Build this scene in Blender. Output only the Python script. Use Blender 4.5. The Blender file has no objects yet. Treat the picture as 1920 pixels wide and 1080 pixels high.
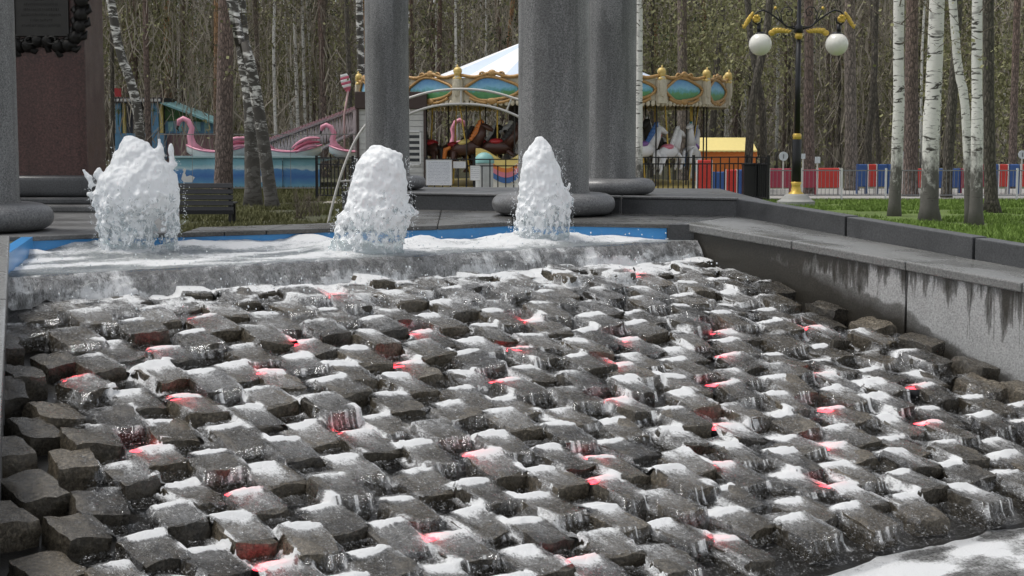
import bpy, bmesh, math, random
import numpy as np
from mathutils import Vector, Matrix, noise as mnoise

sc = bpy.context.scene
col = sc.collection
RND = random.Random(7)
PI = math.pi

# ------------------------------------------------------------------ camera, sky, sun, exposure
FPX = 3000.0                       # focal length in pixels of the 1920 wide photograph
PITCH = math.atan(285 / FPX)
CAM = np.array([0, 0, 1.7])
cam_d = bpy.data.cameras.new('camera'); cam = bpy.data.objects.new('camera', cam_d); col.objects.link(cam)
cam_d.sensor_width = 36; cam_d.lens = FPX / 1920 * 36
cam_d.clip_start = 0.1; cam_d.clip_end = 2000
cam.location = CAM.tolist(); cam.rotation_euler = (PI / 2 - PITCH, 0, 0)
sc.camera = cam

SUN_EL, SUN_AZ = math.radians(66), math.radians(-80)      # azimuth from +Y towards +X
world = bpy.data.worlds.new('World'); sc.world = world; world.use_nodes = True
wn = world.node_tree; wn.nodes.clear()
sky = wn.nodes.new('ShaderNodeTexSky'); sky.sky_type = 'NISHITA'; sky.sun_disc = False
sky.sun_elevation = SUN_EL; sky.sun_rotation = SUN_AZ
sky.air_density = 1.0; sky.dust_density = 1.5; sky.ozone_density = 1.0
hs = wn.nodes.new('ShaderNodeHueSaturation'); hs.inputs['Saturation'].default_value = 0.22
bg = wn.nodes.new('ShaderNodeBackground'); bg.inputs['Strength'].default_value = 0.128
wo = wn.nodes.new('ShaderNodeOutputWorld')
wn.links.new(sky.outputs[0], hs.inputs['Color']); wn.links.new(hs.outputs[0], bg.inputs[0]); wn.links.new(bg.outputs[0], wo.inputs[0])
sun_d = bpy.data.lights.new('sun', 'SUN'); sun_d.energy = 1.5; sun_d.angle = math.radians(14); sun_d.color = (1, 0.96, 0.9)
sun = bpy.data.objects.new('sun', sun_d); col.objects.link(sun)
sdir = Vector((math.sin(SUN_AZ) * math.cos(SUN_EL), math.cos(SUN_AZ) * math.cos(SUN_EL), math.sin(SUN_EL)))
sun.rotation_euler = sdir.to_track_quat('Z', 'Y').to_euler(); sun.location = (0, 0, 40)
sc.view_settings.view_transform = 'Standard'; sc.view_settings.look = 'None'
sc.view_settings.exposure = 0.55; sc.view_settings.gamma = 1
sc.cycles.use_denoising = True
sc.cycles.max_bounces = 5; sc.cycles.diffuse_bounces = 3; sc.cycles.glossy_bounces = 2; sc.cycles.transparent_max_bounces = 10
sc.cycles.use_adaptive_sampling = True; sc.cycles.adaptive_threshold = 0.025
sc.cycles.sample_clamp_indirect = 6

# ------------------------------------------------------------------ projection helpers (layout only)
FW = np.array([0, math.cos(PITCH), -math.sin(PITCH)]); UPV = np.array([0, math.sin(PITCH), math.cos(PITCH)]); RT = np.array([1, 0, 0.])
def ray(x, y): return RT * (x - 960) / FPX + UPV * (540 - y) / FPX + FW
def onZ(x, y, z):
    d = ray(x, y); return CAM + d * (z - 1.7) / d[2]
def atY(x, y, Y):
    d = ray(x, y); return CAM + d * Y / d[1]
def gx(x, Y): return float(atY(x, 340, Y)[0])
def zz(y, Y): return float(atY(960, y, Y)[2])

# ------------------------------------------------------------------ mesh and object helpers
class MB:
    def __init__(s): s.v = []; s.f = []
    def add(s, vs, fs):
        o = len(s.v); s.v += [tuple(float(c) for c in p) for p in vs]; s.f += [tuple(o + i for i in f) for f in fs]
    def box(s, c, size, rz=0, rot=None):
        x, y, z = [k / 2 for k in size]
        M = rot if rot is not None else Matrix.Rotation(rz, 3, 'Z')
        vs = [Vector(c) + M @ Vector((a, b, d)) for d in (-z, z) for b in (-y, y) for a in (-x, x)]
        s.add(vs, [(0, 2, 3, 1), (4, 5, 7, 6), (0, 1, 5, 4), (2, 6, 7, 3), (0, 4, 6, 2), (1, 3, 7, 5)])
    def beam(s, a, b, w, h=None):
        a, b = Vector(a), Vector(b); d = b - a; L = d.length
        if L < 1e-6: return
        q = d.to_track_quat('X', 'Z').to_matrix()
        s.box((a + b) / 2, (L, w, h or w), rot=q)
    def tube(s, pts, rad, n=8, cap=True):
        pts = [Vector(p) for p in pts]; m = len(pts)
        if not hasattr(rad, '__len__'): rad = [rad] * m
        o = len(s.v); ref = None
        for i, p in enumerate(pts):
            t = (pts[min(i + 1, m - 1)] - pts[max(i - 1, 0)])
            if t.length < 1e-9: t = Vector((0, 0, 1))
            t.normalize()
            if ref is None: ref = t.orthogonal().normalized()
            ref = (ref - t * ref.dot(t))
            ref = ref.normalized() if ref.length > 1e-6 else t.orthogonal().normalized()
            b = t.cross(ref)
            for k in range(n):
                a = 2 * PI * k / n
                s.v.append(tuple(p + (ref * math.cos(a) + b * math.sin(a)) * rad[i]))
        for i in range(m - 1):
            for k in range(n):
                k2 = (k + 1) % n
                s.f.append((o + i * n + k, o + i * n + k2, o + (i + 1) * n + k2, o + (i + 1) * n + k))
        if cap:
            s.f.append(tuple(o + k for k in range(n - 1, -1, -1))); s.f.append(tuple(o + (m - 1) * n + k for k in range(n)))
    def lathe(s, prof, c=(0, 0, 0), n=32, cap=True):
        o = len(s.v); m = len(prof)
        for r, z in prof:
            for k in range(n):
                a = 2 * PI * k / n; s.v.append((c[0] + r * math.cos(a), c[1] + r * math.sin(a), c[2] + z))
        for i in range(m - 1):
            for k in range(n):
                k2 = (k + 1) % n
                s.f.append((o + i * n + k, o + i * n + k2, o + (i + 1) * n + k2, o + (i + 1) * n + k))
        if cap:
            s.f.append(tuple(o + k for k in range(n - 1, -1, -1))); s.f.append(tuple(o + (m - 1) * n + k for k in range(n)))
    def ell(s, c, r, n=14, m=8, rot=None):
        o = len(s.v); M = rot or Matrix.Identity(3)
        for i in range(m + 1):
            th = PI * i / m
            for k in range(n):
                a = 2 * PI * k / n
                s.v.append(tuple(Vector(c) + M @ Vector((r[0] * math.sin(th) * math.cos(a), r[1] * math.sin(th) * math.sin(a), -r[2] * math.cos(th)))))
        for i in range(m):
            for k in range(n):
                k2 = (k + 1) % n
                s.f.append((o + i * n + k, o + i * n + k2, o + (i + 1) * n + k2, o + (i + 1) * n + k))
    def prism(s, poly, z0, z1):
        n = len(poly)
        vs = [(p[0], p[1], (z0[i] if hasattr(z0, '__len__') else z0)) for i, p in enumerate(poly)] + \
             [(p[0], p[1], (z1[i] if hasattr(z1, '__len__') else z1)) for i, p in enumerate(poly)]
        s.add(vs, [tuple(range(n - 1, -1, -1)), tuple(range(n, 2 * n))] + [(i, (i + 1) % n, n + (i + 1) % n, n + i) for i in range(n)])
    def mesh(s, name, mat, smooth=False):
        me = bpy.data.meshes.new(name); me.from_pydata(s.v, [], s.f); me.update()
        if mat: me.materials.append(mat)
        if smooth: me.shade_smooth()
        return me
    def build(s, name, mat, parent=None, smooth=False, loc=None):
        return link(name, s.mesh(name, mat, smooth), parent, loc)
def link(name, me, parent=None, loc=None):
    o = bpy.data.objects.new(name, me); col.objects.link(o)
    if parent: o.parent = parent
    if loc is not None: o.location = loc
    return o
def bevel(o, w, seg=2):
    m = o.modifiers.new('bevel', 'BEVEL'); m.width = w; m.segments = seg; m.limit_method = 'ANGLE'; return o
def empty(name, loc=(0, 0, 0), rz=0):
    o = bpy.data.objects.new(name, None); col.objects.link(o); o.location = [float(k) for k in loc]; o.rotation_euler[2] = rz; o.empty_display_size = .1
    return o
def tag(o, label, cat=None, group=None, kind=None):
    if label: o['label'] = label
    if cat: o['category'] = cat
    if group: o['group'] = group
    if kind: o['kind'] = kind
    return o
def copy_tree(o, parent=None):
    c = o.copy(); col.objects.link(c); c.parent = parent
    for ch in list(o.children): copy_tree(ch, c)
    return c

# smooth value noise on arrays
def vnoise(x, y, seed=0):
    rs = np.random.RandomState(seed); T = rs.rand(256, 256)
    xi = np.floor(x).astype(int); yi = np.floor(y).astype(int); fx = x - xi; fy = y - yi
    fx = fx * fx * (3 - 2 * fx); fy = fy * fy * (3 - 2 * fy)
    g = lambda i, j: T[i % 256, j % 256]
    return (g(xi, yi) * (1 - fx) + g(xi + 1, yi) * fx) * (1 - fy) + (g(xi, yi + 1) * (1 - fx) + g(xi + 1, yi + 1) * fx) * fy
def fbm(x, y, seed=0, o=4):
    r = 0; a = .5
    for k in range(o): r = r + a * vnoise(x * 2 ** k, y * 2 ** k, seed + k); a *= .5
    return r / (1 - .5 ** o)
def sstep(a, b, x):
    t = np.clip((x - a) / (b - a), 0, 1); return t * t * (3 - 2 * t)

# ------------------------------------------------------------------ materials
class NT:
    def __init__(s, name):
        s.m = bpy.data.materials.new(name); s.m.use_nodes = True; s.t = s.m.node_tree; s.t.nodes.clear()
        s.out = s.t.nodes.new('ShaderNodeOutputMaterial')
    def n(s, typ, props=None, **inp):
        nd = s.t.nodes.new('ShaderNode' + typ)
        for k, v in (props or {}).items(): setattr(nd, k, v)
        for k, v in inp.items():
            k = k.replace('_', ' ')
            sock = nd.inputs[int(k[1:])] if (k[0] == 'i' and k[1:].isdigit()) else nd.inputs[k]
            s.set(sock, v)
        return nd
    def set(s, sock, v):
        if isinstance(v, bpy.types.NodeSocket): s.t.links.new(v, sock)
        elif isinstance(v, bpy.types.Node): s.t.links.new(v.outputs[0], sock)
        else:
            try: sock.default_value = v
            except Exception: sock.default_value = (*v, 1)
    def math(s, op, a, b=0.0, c=0.0, clamp=False):
        nd = s.n('Math', {'operation': op, 'use_clamp': clamp}, i0=a, i1=b, i2=c); return nd.outputs[0]
    def ramp(s, fac, stops, interp='LINEAR'):
        nd = s.n('ValToRGB', None, Fac=fac); cr = nd.color_ramp; cr.interpolation = interp
        while len(cr.elements) < len(stops): cr.elements.new(.5)
        for e, (p, c) in zip(cr.elements, stops):
            e.position = p; e.color = (c, c, c, 1) if not hasattr(c, '__len__') else (*c, 1)
        return nd.outputs[0]
    def mix(s, fac, a, b, mode='MIX'):
        nd = s.n('Mix', {'data_type': 'RGBA', 'blend_type': mode}); s.set(nd.inputs[0], fac); s.set(nd.inputs[6], a); s.set(nd.inputs[7], b); return nd.outputs[2]
    def coord(s, scale=(1, 1, 1), which='Object', loc=(0, 0, 0)):
        tc = s.n('TexCoord'); mp = s.n('Mapping'); s.t.links.new(tc.outputs[which], mp.inputs[0])
        mp.inputs['Scale'].default_value = scale; mp.inputs['Location'].default_value = loc; return mp.outputs[0]
    def attr(s, name, kind='Fac'): return s.n('Attribute', {'attribute_name': name}).outputs[kind]
    def noise(s, vec, scale, detail=4, rough=.55, dist=0): return s.n('TexNoise', None, Vector=vec, Scale=scale, Detail=detail, Roughness=rough, Distortion=dist).outputs[0]
    def bump(s, h, strength=.4, dist=.02, normal=None):
        b = s.n('Bump', None, Height=h, Strength=strength, Distance=dist)
        if normal is not None: s.set(b.inputs['Normal'], normal)
        return b.outputs[0]
    def principled(s, **k):
        nm = {'Spec': 'Specular IOR Level', 'Coat': 'Coat Weight', 'CoatR': 'Coat Roughness', 'SSS': 'Subsurface Weight', 'Emit': 'Emission Color', 'EmitS': 'Emission Strength', 'Color': 'Base Color', 'Trans': 'Transmission Weight'}
        p = s.t.nodes.new('ShaderNodeBsdfPrincipled')
        for a, v in k.items():
            s.set(p.inputs[nm.get(a, a.replace('_', ' '))], v)
        return p
    def done(s, sh):
        s.t.links.new(sh.outputs[0] if isinstance(sh, bpy.types.Node) else sh, s.out.inputs[0]); return s.m
_pc = {}
def plain(name, c, rough=.55, metal=0, var=.18, scale=9, bump=.1):
    if name in _pc: return _pc[name]
    t = NT(name); co = t.coord(); nz = t.noise(co, scale, 5)
    cc = t.mix(nz, tuple(k * (1 - var) for k in c), tuple(min(1, k * (1 + var)) for k in c))
    _pc[name] = t.done(t.principled(Color=cc, Roughness=rough, Metallic=metal, Normal=t.bump(t.noise(co, scale * 7, 3), bump, .01)))
    return _pc[name]
def granite(name, c, rough=.4, speck=260, stain=.35, contrast=.5, which='Object', streak=True):
    t = NT(name); co = t.coord(which=which)
    n1 = t.noise(co, speck, 3, .7); n2 = t.noise(co, 2.2, 5)
    sp = t.ramp(n1, [(.3, 1 - contrast), (.5, 1.0), (.72, 1 + contrast * 1.3)])
    base = t.mix(1, c, sp, 'MULTIPLY')
    v = t.coord((3.5, 3.5, .35), which)
    st = t.ramp(t.noise(v, 1.6, 5, .6, .4), [(.42, 1 - stain), (.6, 1.0)]) if streak else t.ramp(n2, [(.35, 1 - stain), (.6, 1.0)])
    base = t.mix(1, base, st, 'MULTIPLY')
    base = t.mix(t.math('MULTIPLY', n2, .25), base, tuple(k * 1.15 for k in c))
    r = t.ramp(n2, [(.35, rough * .7), (.7, rough * 1.3)])
    return t.done(t.principled(Color=base, Roughness=r, Normal=t.bump(n1, .12, .004)))

M = {}
M['granite'] = granite('grey_granite', (.15, .15, .147), .55, 75, .45, .85)
M['granite_dark'] = granite('dark_granite', (.065, .066, .068), .4, 70, .3, .5, streak=False)
M['granite_mid'] = granite('mid_granite', (.12, .12, .118), .45, 70, .4, .5, streak=False)
M['maroon'] = granite('maroon_granite', (.070, .032, .027), .42, 45, .2, .8)
M['bronze'] = plain('dark_bronze', (.035, .033, .03), .42, .4, .3, 14, .25)
M['black_metal'] = plain('black_metal', (.012, .012, .014), .4, .2)
M['gold'] = plain('gold_paint', (.62, .42, .08), .35, .35, .25, 14)
M['white_pipe'] = plain('white_pipe', (.55, .53, .5), .5)
M['slat_grey'] = plain('bench_slat_grey', (.035, .035, .038), .5, 0, .3, 20)

# granite of the wall caps: wet, reflecting the sky
def m_coping():
    t = NT('wet_granite_cap'); co = t.coord()
    n1 = t.noise(co, 70, 3, .7); n2 = t.noise(co, 1.5, 4)
    base = t.mix(1, (.17, .17, .163), t.ramp(n1, [(.3, .6), (.5, 1), (.75, 1.6)]), 'MULTIPLY')
    r = t.ramp(n2, [(.4, .13), (.62, .4)])
    return t.done(t.principled(Color=base, Roughness=r, Spec=.6, Normal=t.bump(t.noise(co, 9, 3), .05, .02)))
M['coping'] = m_coping()
# wall face towards the cascade: wet dark stain from the top and from the water, pale dry patch between, drips
def m_wetwall():
    t = NT('stained_wall'); a = t.n('Attribute', {'attribute_name': 'wallpos'})
    sx = t.n('SeparateXYZ', None, Vector=a.outputs['Vector']); d, h = sx.outputs[0], sx.outputs[1]      # metres along the wall, 0 foot .. 1 top
    co = t.coord()
    n1 = t.noise(co, 75, 3, .7); n2 = t.noise(co, 5, 5, .6)
    drip = t.noise(t.n('CombineXYZ', None, X=t.math('MULTIPLY', d, 9.5), Y=t.math('MULTIPLY', h, .7)), 1.0, 4, .7, .3)
    fine = t.noise(co, 3.0, 6, .65)
    # how far the wet stain hangs down from the top at this place (0..1 of the height)
    amp = t.math('MULTIPLY', t.noise(t.n('CombineXYZ', None, X=t.math('MULTIPLY', d, 2.3)), 1.0, 3, .6), 5.0)
    hang = t.math('ADD', t.math('MULTIPLY', t.math('SUBTRACT', drip, .44), amp), t.ramp(t.math('MULTIPLY', d, .2), [(.10, 1.0), (.34, .42), (.47, .10), (.50, -.12), (.62, .18), (.9, .3)]))
    fromtop = t.math('SUBTRACT', 1.0, h)
    wet_top = t.ramp(t.math('SUBTRACT', hang, fromtop), [(.0, 0), (.10, .6), (.38, 1)])
    foot = t.math('ADD', t.ramp(t.math('MULTIPLY', d, .2), [(.2, .8), (.36, .50), (.47, .48), (.50, .42), (.6, .16), (.8, .08)]), t.math('MULTIPLY', t.math('SUBTRACT', fine, .5), .5))
    wet_bot = t.ramp(t.math('SUBTRACT', foot, h), [(-.0, 0), (.06, .7), (.25, 1)])
    wet = t.math('MAXIMUM', wet_top, wet_bot)
    sp = t.ramp(n1, [(.3, .6), (.5, 1), (.75, 1.5)])
    dry = t.mix(1, t.mix(n2, (.30, .30, .295), (.42, .42, .41)), sp, 'MULTIPLY')
    dark = t.mix(1, t.mix(fine, (.022, .021, .018), (.06, .054, .044)), sp, 'MULTIPLY')
    colr = t.mix(wet, dry, dark)
    return t.done(t.principled(Color=colr, Roughness=t.math('SUBTRACT', .75, t.math('MULTIPLY', wet, .4)), Normal=t.bump(n1, .15, .004)))
M['wetwall'] = m_wetwall()

def m_stone():
    t = NT('wet_basalt'); co = t.coord(); oi = t.n('ObjectInfo').outputs['Random']
    off = t.n('VectorMath', {'operation': 'ADD'}, i0=co, i1=t.n('CombineXYZ', None, X=t.math('MULTIPLY', oi, 37.0), Y=t.math('MULTIPLY', oi, 11.0), Z=oi)).outputs[0]
    n1 = t.noise(off, 52, 5, .8); n2 = t.noise(off, 9, 5, .65, .5); n3 = t.noise(off, 28, 4, .7)
    tint = t.ramp(t.math('FRACT', t.math('MULTIPLY', oi, 7.3)), [(0, (.034, .031, .027)), (.45, (.062, .054, .041)), (.8, (.088, .074, .054)), (1, (.108, .093, .071))])
    c = t.mix(1, tint, t.ramp(n1, [(.32, .18), (.5, .9), (.68, 2.7)]), 'MULTIPLY')
    c = t.mix(t.ramp(n2, [(.45, 0), (.7, .55)]), c, (.125, .107, .079))
    c = t.mix(t.ramp(n3, [(.62, 0), (.75, .5)]), c, (.026, .025, .022))
    r = t.ramp(n3, [(.3, .14), (.7, .38)])
    nb = t.bump(t.math('ADD', n1, t.math('MULTIPLY', n2, 1.6)), .55, .012)
    return t.done(t.principled(Color=c, Roughness=r, Spec=.45, Normal=nb))
M['stone'] = m_stone()
M['bed'] = plain('wet_concrete_bed', (.02, .019, .017), .35, 0, .4, 8, .4)

# running water with foam, driven by the mesh attributes 'foam' (amount), 'cov' (film present) and 'flow' (metres across / along)
def m_water(name, sa=26, sd=9, body=(.05, .06, .055), bodyfac=.12, clear=.84, glint_paint=1.0, refl=.85):
    t = NT(name); fl = t.attr('flow', 'Vector'); foam = t.attr('foam'); cov = t.attr('cov')
    st = t.n('Mapping', None, Vector=fl); st.inputs['Scale'].default_value = (sa, sd, sa)
    ns = t.noise(st.outputs[0], 1.0, 5, .7, .8)
    sf = t.n('Mapping', None, Vector=fl); sf.inputs['Scale'].default_value = (150, 55, 150)
    nf = t.noise(sf.outputs[0], 1.0, 4, .75)
    nm = t.noise(fl, 32, 4, .65)
    k = t.math('ADD', t.math('MULTIPLY', ns, .32), t.math('ADD', t.math('MULTIPLY', nf, .46), t.math('MULTIPLY', nm, .22)))
    thr = t.math('SUBTRACT', .80, t.math('MULTIPLY', foam, .60))
    ff = t.math('MULTIPLY', t.math('SUBTRACT', k, thr), 5.5, clamp=True)
    ff = t.math('MULTIPLY', ff, t.math('MINIMUM', t.math('ADD', .40, t.math('MULTIPLY', foam, .75)), 1.0))
    speck = t.math('MULTIPLY', t.math('MULTIPLY', t.math('SUBTRACT', t.math('ADD', nf, t.math('MULTIPLY', nm, .35)), .765), 9, clamp=True), .75 * glint_paint)  # glints on the wet surface, painted as tiny white specks in the foam colour
    veil = t.math('MULTIPLY', t.math('MULTIPLY', t.math('SUBTRACT', foam, .23), 1.5, clamp=True), t.math('MULTIPLY', t.math('SUBTRACT', k, .41), 5.0, clamp=True))
    ff = t.math('MAXIMUM', t.math('MAXIMUM', ff, veil), speck)
    ripple = t.math('ADD', t.math('MULTIPLY', ns, 1.2), t.math('ADD', nf, nm))
    nb = t.bump(ripple, 1.0, .03)
    nbf = t.bump(t.math('ADD', t.math('MULTIPLY', nf, 1.6), t.math('MULTIPLY', nm, 1.2)), .7, .012)
    gl = t.n('BsdfGlossy', None, Color=(.95, .97, 1, 1), Roughness=.1, Normal=nb)
    tr = t.n('BsdfTransparent', None, Color=(clear, clear, clear, 1))
    bd = t.n('BsdfDiffuse', None, Color=(*body, 1), Normal=nb)
    wat = t.n('MixShader', None, i0=bodyfac, i1=tr, i2=bd)
    fr = t.n('Fresnel', None, IOR=1.33, Normal=nb)
    wat = t.n('MixShader', None, i0=t.math('MULTIPLY', fr, refl, clamp=True), i1=wat, i2=gl)
    fo = t.principled(Color=(.93, .94, .945), Roughness=.55, Normal=nbf, Spec=.4)
    fo = t.n('MixShader', None, i0=.20, i1=fo, i2=t.n('BsdfTranslucent', None, Color=(.9, .92, .92, 1)))
    full = t.n('MixShader', None, i0=ff, i1=wat, i2=fo)
    none = t.n('BsdfTransparent')
    alpha = t.ramp(t.math('SUBTRACT', t.math('ADD', cov, t.math('MULTIPLY', nm, .5)), .6), [(.0, 0), (.12, 1)])
    return t.done(t.n('MixShader', None, i0=alpha, i1=none, i2=full))
M['film'] = m_water('running_water_film', 26, 9, (.05, .05, .045), .0, .985, 1.3, .5)
M['pool'] = m_water('foaming_pool_water', 14, 9, (.34, .38, .38), .6)
M['lower'] = m_water('lower_pool_water', 16, 11, (.13, .125, .11), .55)
M['lip'] = m_water('weir_water_sheet', 30, 7, (.20, .195, .18), .5)

def m_jet():
    t = NT('white_water'); co = t.coord(); a = t.attr('low')
    nf = t.noise(co, 60, 4, .7); nm = t.noise(co, 16, 4, .6, .6); nl = t.noise(t.coord((1, 1, .35)), 30, 4, .65, .4)
    hole = t.math('SUBTRACT', t.math('ADD', t.math('MULTIPLY', nm, .55), t.math('MULTIPLY', nl, .45)), t.math('SUBTRACT', .70, t.math('MULTIPLY', a, .29)))
    hole = t.math('MULTIPLY', hole, 14, clamp=True)
    nb = t.bump(t.math('ADD', t.math('MULTIPLY', nf, .8), nl), .45, .02)
    d = t.principled(Color=(.95, .96, .965), Roughness=.35, SSS=.0, Normal=nb, Spec=.5)
    tl = t.n('BsdfTranslucent', None, Color=(.93, .95, .96, 1))
    w = t.n('MixShader', None, i0=.25, i1=d, i2=tl)
    gl = t.n('BsdfGlossy', None, Roughness=.08, Normal=t.bump(t.math('ADD', nf, nl), .9, .03), Color=(.9, .95, 1, 1))
    tr = t.n('BsdfTransparent', None, Color=(.82, .86, .86, 1))
    g = t.n('MixShader', None, i0=.22, i1=tr, i2=gl)
    return t.done(t.n('MixShader', None, i0=hole, i1=w, i2=g))
M['jet'] = m_jet()
def m_drop():
    t = NT('water_drop'); return t.done(t.principled(Color=(.8, .84, .86), Roughness=.12, Spec=.7))
M['drop'] = m_drop()

def m_grass(name, c1, c2, c3):
    t = NT(name); co = t.coord(); n1 = t.noise(co, .35, 5); n2 = t.noise(co, 6, 5, .7); n3 = t.noise(co, 40, 3, .7)
    c = t.mix(t.ramp(n1, [(.35, 0), (.65, 1)]), c1, c2); c = t.mix(t.ramp(n2, [(.45, 0), (.7, .8)]), c, c3)
    c = t.mix(1, c, t.ramp(n3, [(.25, .45), (.5, 1), (.75, 1.5)]), 'MULTIPLY')
    return t.done(t.principled(Color=c, Roughness=.9, Normal=t.bump(t.math('ADD', n2, n3), .8, .05)))
M['ground'] = m_grass('forest_floor', (.07, .062, .035), (.055, .07, .022), (.10, .082, .05))
M['lawn'] = m_grass('lawn', (.13, .20, .035), (.11, .17, .03), (.15, .18, .06))
M['blade_g'] = plain('grass_blade_green', (.14, .22, .035), .8, 0, .35, .8)
M['blade_b'] = plain('grass_blade_olive', (.10, .10, .034), .8, 0, .4, .8)

def m_pine(name, low, high, z0, z1):
    t = NT(name); g = t.coord((1, 1, 1)); b = t.coord((1, 1, .28))
    sz = t.n('SeparateXYZ', None, Vector=g).outputs[2]
    vor = t.n('TexVoronoi', {'feature': 'DISTANCE_TO_EDGE'}, Vector=b, Scale=16.0).outputs[0]
    n = t.noise(g, 1.3, 4); nf = t.noise(g, 26, 4, .7)
    f = t.math('ADD', sz, t.math('MULTIPLY', t.math('SUBTRACT', n, .5), 3.0))
    f = t.n('MapRange', None, Value=f, i1=z0, i2=z1).outputs[0]
    c = t.mix(f, low, high)
    c = t.mix(1, c, t.ramp(vor, [(0, .35), (.12, .8), (.4, 1.35)]), 'MULTIPLY')
    c = t.mix(1, c, t.ramp(nf, [(.3, .55), (.7, 1.45)]), 'MULTIPLY')
    return t.done(t.principled(Color=c, Roughness=.9, Normal=t.bump(vor, .9, .05)))
M['pine'] = m_pine('pine_bark', (.21, .18, .155), (.27, .20, .15), 3, 12)
M['pine_o'] = m_pine('orange_pine_bark', (.22, .17, .135), (.46, .27, .14), 2.0, 6.5)
M['pine_d'] = m_pine('dark_bark', (.10, .088, .07), (.125, .11, .088), 3, 9)
M['pine_r'] = m_pine('reddish_pine_bark', (.17, .13, .112), (.22, .15, .12), 2, 8)
def m_birch(name, dark):
    t = NT(name); g = t.coord(); sz = t.n('SeparateXYZ', None, Vector=g).outputs[2]
    h = t.coord((1, 1, 3.6)); n = t.noise(h, 3.0, 4, .62, 1.2); n2 = t.noise(t.coord((1, 1, 8)), 8, 3, .6); lo = t.noise(t.coord((1, 1, .5)), 7, 5, .7); big = t.noise(t.coord((1, 1, 2)), 1.7, 3, .5, .6)
    mark = t.math('MULTIPLY', t.math('SUBTRACT', n, .555 - dark * .10), 14, clamp=True)
    scar = t.math('MULTIPLY', t.math('SUBTRACT', big, .60 - dark * .13), 12, clamp=True)
    fine = t.math('MULTIPLY', t.math('SUBTRACT', n2, .60), 7, clamp=True)
    base = t.math('MULTIPLY', t.math('SUBTRACT', t.math('ADD', lo, t.n('MapRange', None, Value=sz, i1=.2, i2=2.8 + 3 * dark, i3=.42, i4=-.3).outputs[0]), .55), 5, clamp=True)
    f = t.math('MAXIMUM', t.math('MAXIMUM', mark, scar), t.math('MAXIMUM', t.math('MULTIPLY', fine, .45), t.math('MULTIPLY', base, .93)))
    c = t.mix(f, t.mix(lo, (.60, .58, .53), (.78, .77, .73)), t.mix(lo, (.018, .016, .014), (.10, .09, .075)))
    return t.done(t.principled(Color=c, Roughness=.75, Normal=t.bump(t.math('ADD', f, lo), -.4, .02)))
M['birch'] = m_birch('birch_bark', 0); M['birch_d'] = m_birch('old_birch_bark', 1.0)
def m_twig(name, a, b, rough=.9):
    t = NT(name); at = t.attr('tone'); c = t.mix(at, a, b)
    return t.done(t.principled(Color=c, Roughness=rough))
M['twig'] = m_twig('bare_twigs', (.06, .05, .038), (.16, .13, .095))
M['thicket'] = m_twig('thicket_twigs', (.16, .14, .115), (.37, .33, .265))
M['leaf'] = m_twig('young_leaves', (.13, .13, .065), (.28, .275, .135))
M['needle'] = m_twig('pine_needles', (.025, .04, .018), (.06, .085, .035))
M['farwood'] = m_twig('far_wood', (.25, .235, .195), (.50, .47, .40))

# ================================================================== THE FOUNTAIN
ANG = math.atan(1 / 1.341)
U = np.array([math.cos(ANG), math.sin(ANG), 0]); V = np.array([U[1], -U[0], 0])      # along the weir / down the cascade
ZLIP = .745
O = onZ(1301, 453, ZLIP)
TANA = math.tan(math.radians(13.2)); Z0 = .65
def zs(d): return Z0 - TANA * d
def cas(a, d, z=None):
    p = O + U * a + V * d; p[2] = zs(d) if z is None else z; return p
def aleft(d): return -6.3 - .37 * d
def hit_plane(x, y):
    r = ray(x, y); n = np.array([0, 0, 1.]) + V * TANA; p0 = O.copy(); p0[2] = Z0
    P = CAM + r * ((p0 - CAM) @ n) / (r @ n); return float((P - O) @ U), float((P - O) @ V)

# ---- ground with the basin cut out of it
def ground_sheet():
    bm = bmesh.new()
    def loop(pts):
        vs = [bm.verts.new(p) for p in pts]
        return [bm.edges.new((vs[i], vs[(i + 1) % len(vs)])) for i in range(len(vs))]
    S = 420
    e = loop([(-S, -60, 0), (S, -60, 0), (S, 700, 0), (-S, 700, 0)])
    h = [cas(aleft(0) - .5, -.2), cas(.6, -.2), cas(.45, 4.9), cas(2.55, 4.95), cas(2.55, 8.1), cas(-9.2, 8.1), cas(-9.2, 5.2), cas(aleft(4.4) - .3, 4.4)]
    e += loop([(p[0], p[1], 0) for p in h])
    bmesh.ops.triangle_fill(bm, use_beauty=True, edges=e)
    bmesh.ops.recalc_face_normals(bm, faces=bm.faces)
    me = bpy.data.meshes.new('ground'); bm.to_mesh(me); bm.free(); me.materials.append(M['ground'])
    o = link('ground', me); tag(o, 'brown and olive park ground under the trees', kind='structure')
    if me.polygons[0].normal.z < 0: me.flip_normals()
ground_sheet()
lw = MB(); lw.prism([(3.5, 17), (9, 11), (60, 11), (60, 43.5), (6.5, 42.3), (3.5, 30)], -.2, .006)
tag(lw.build('lawn', M['lawn']), 'bright green lawn behind the fountain wall', kind='structure')

BLUE_PX = [(62, 452), (185, 447), (340, 445), (500, 440), (620, 436), (820, 431), (960, 424), (1075, 425), (1250, 428)]
BLUE = [onZ(x, y, .865) for x, y in BLUE_PX]
PC = onZ(1380, 405, .905)                       # inner corner of the parapet
PL = np.array([gx(640, 17.8), 17.8, .9])

foun = empty('cascade_fountain', cas(-3, 0, 0)); FO = Vector(foun.location)
tag(foun, 'dark granite fountain basin with stepped block cascade and stone walls', 'fountain')
def fb(mb, name, mat, smooth=False, bev=None):
    o = mb.build(name, mat, foun, smooth); o.location = -FO
    if bev: bevel(o, bev)
    return o
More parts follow.
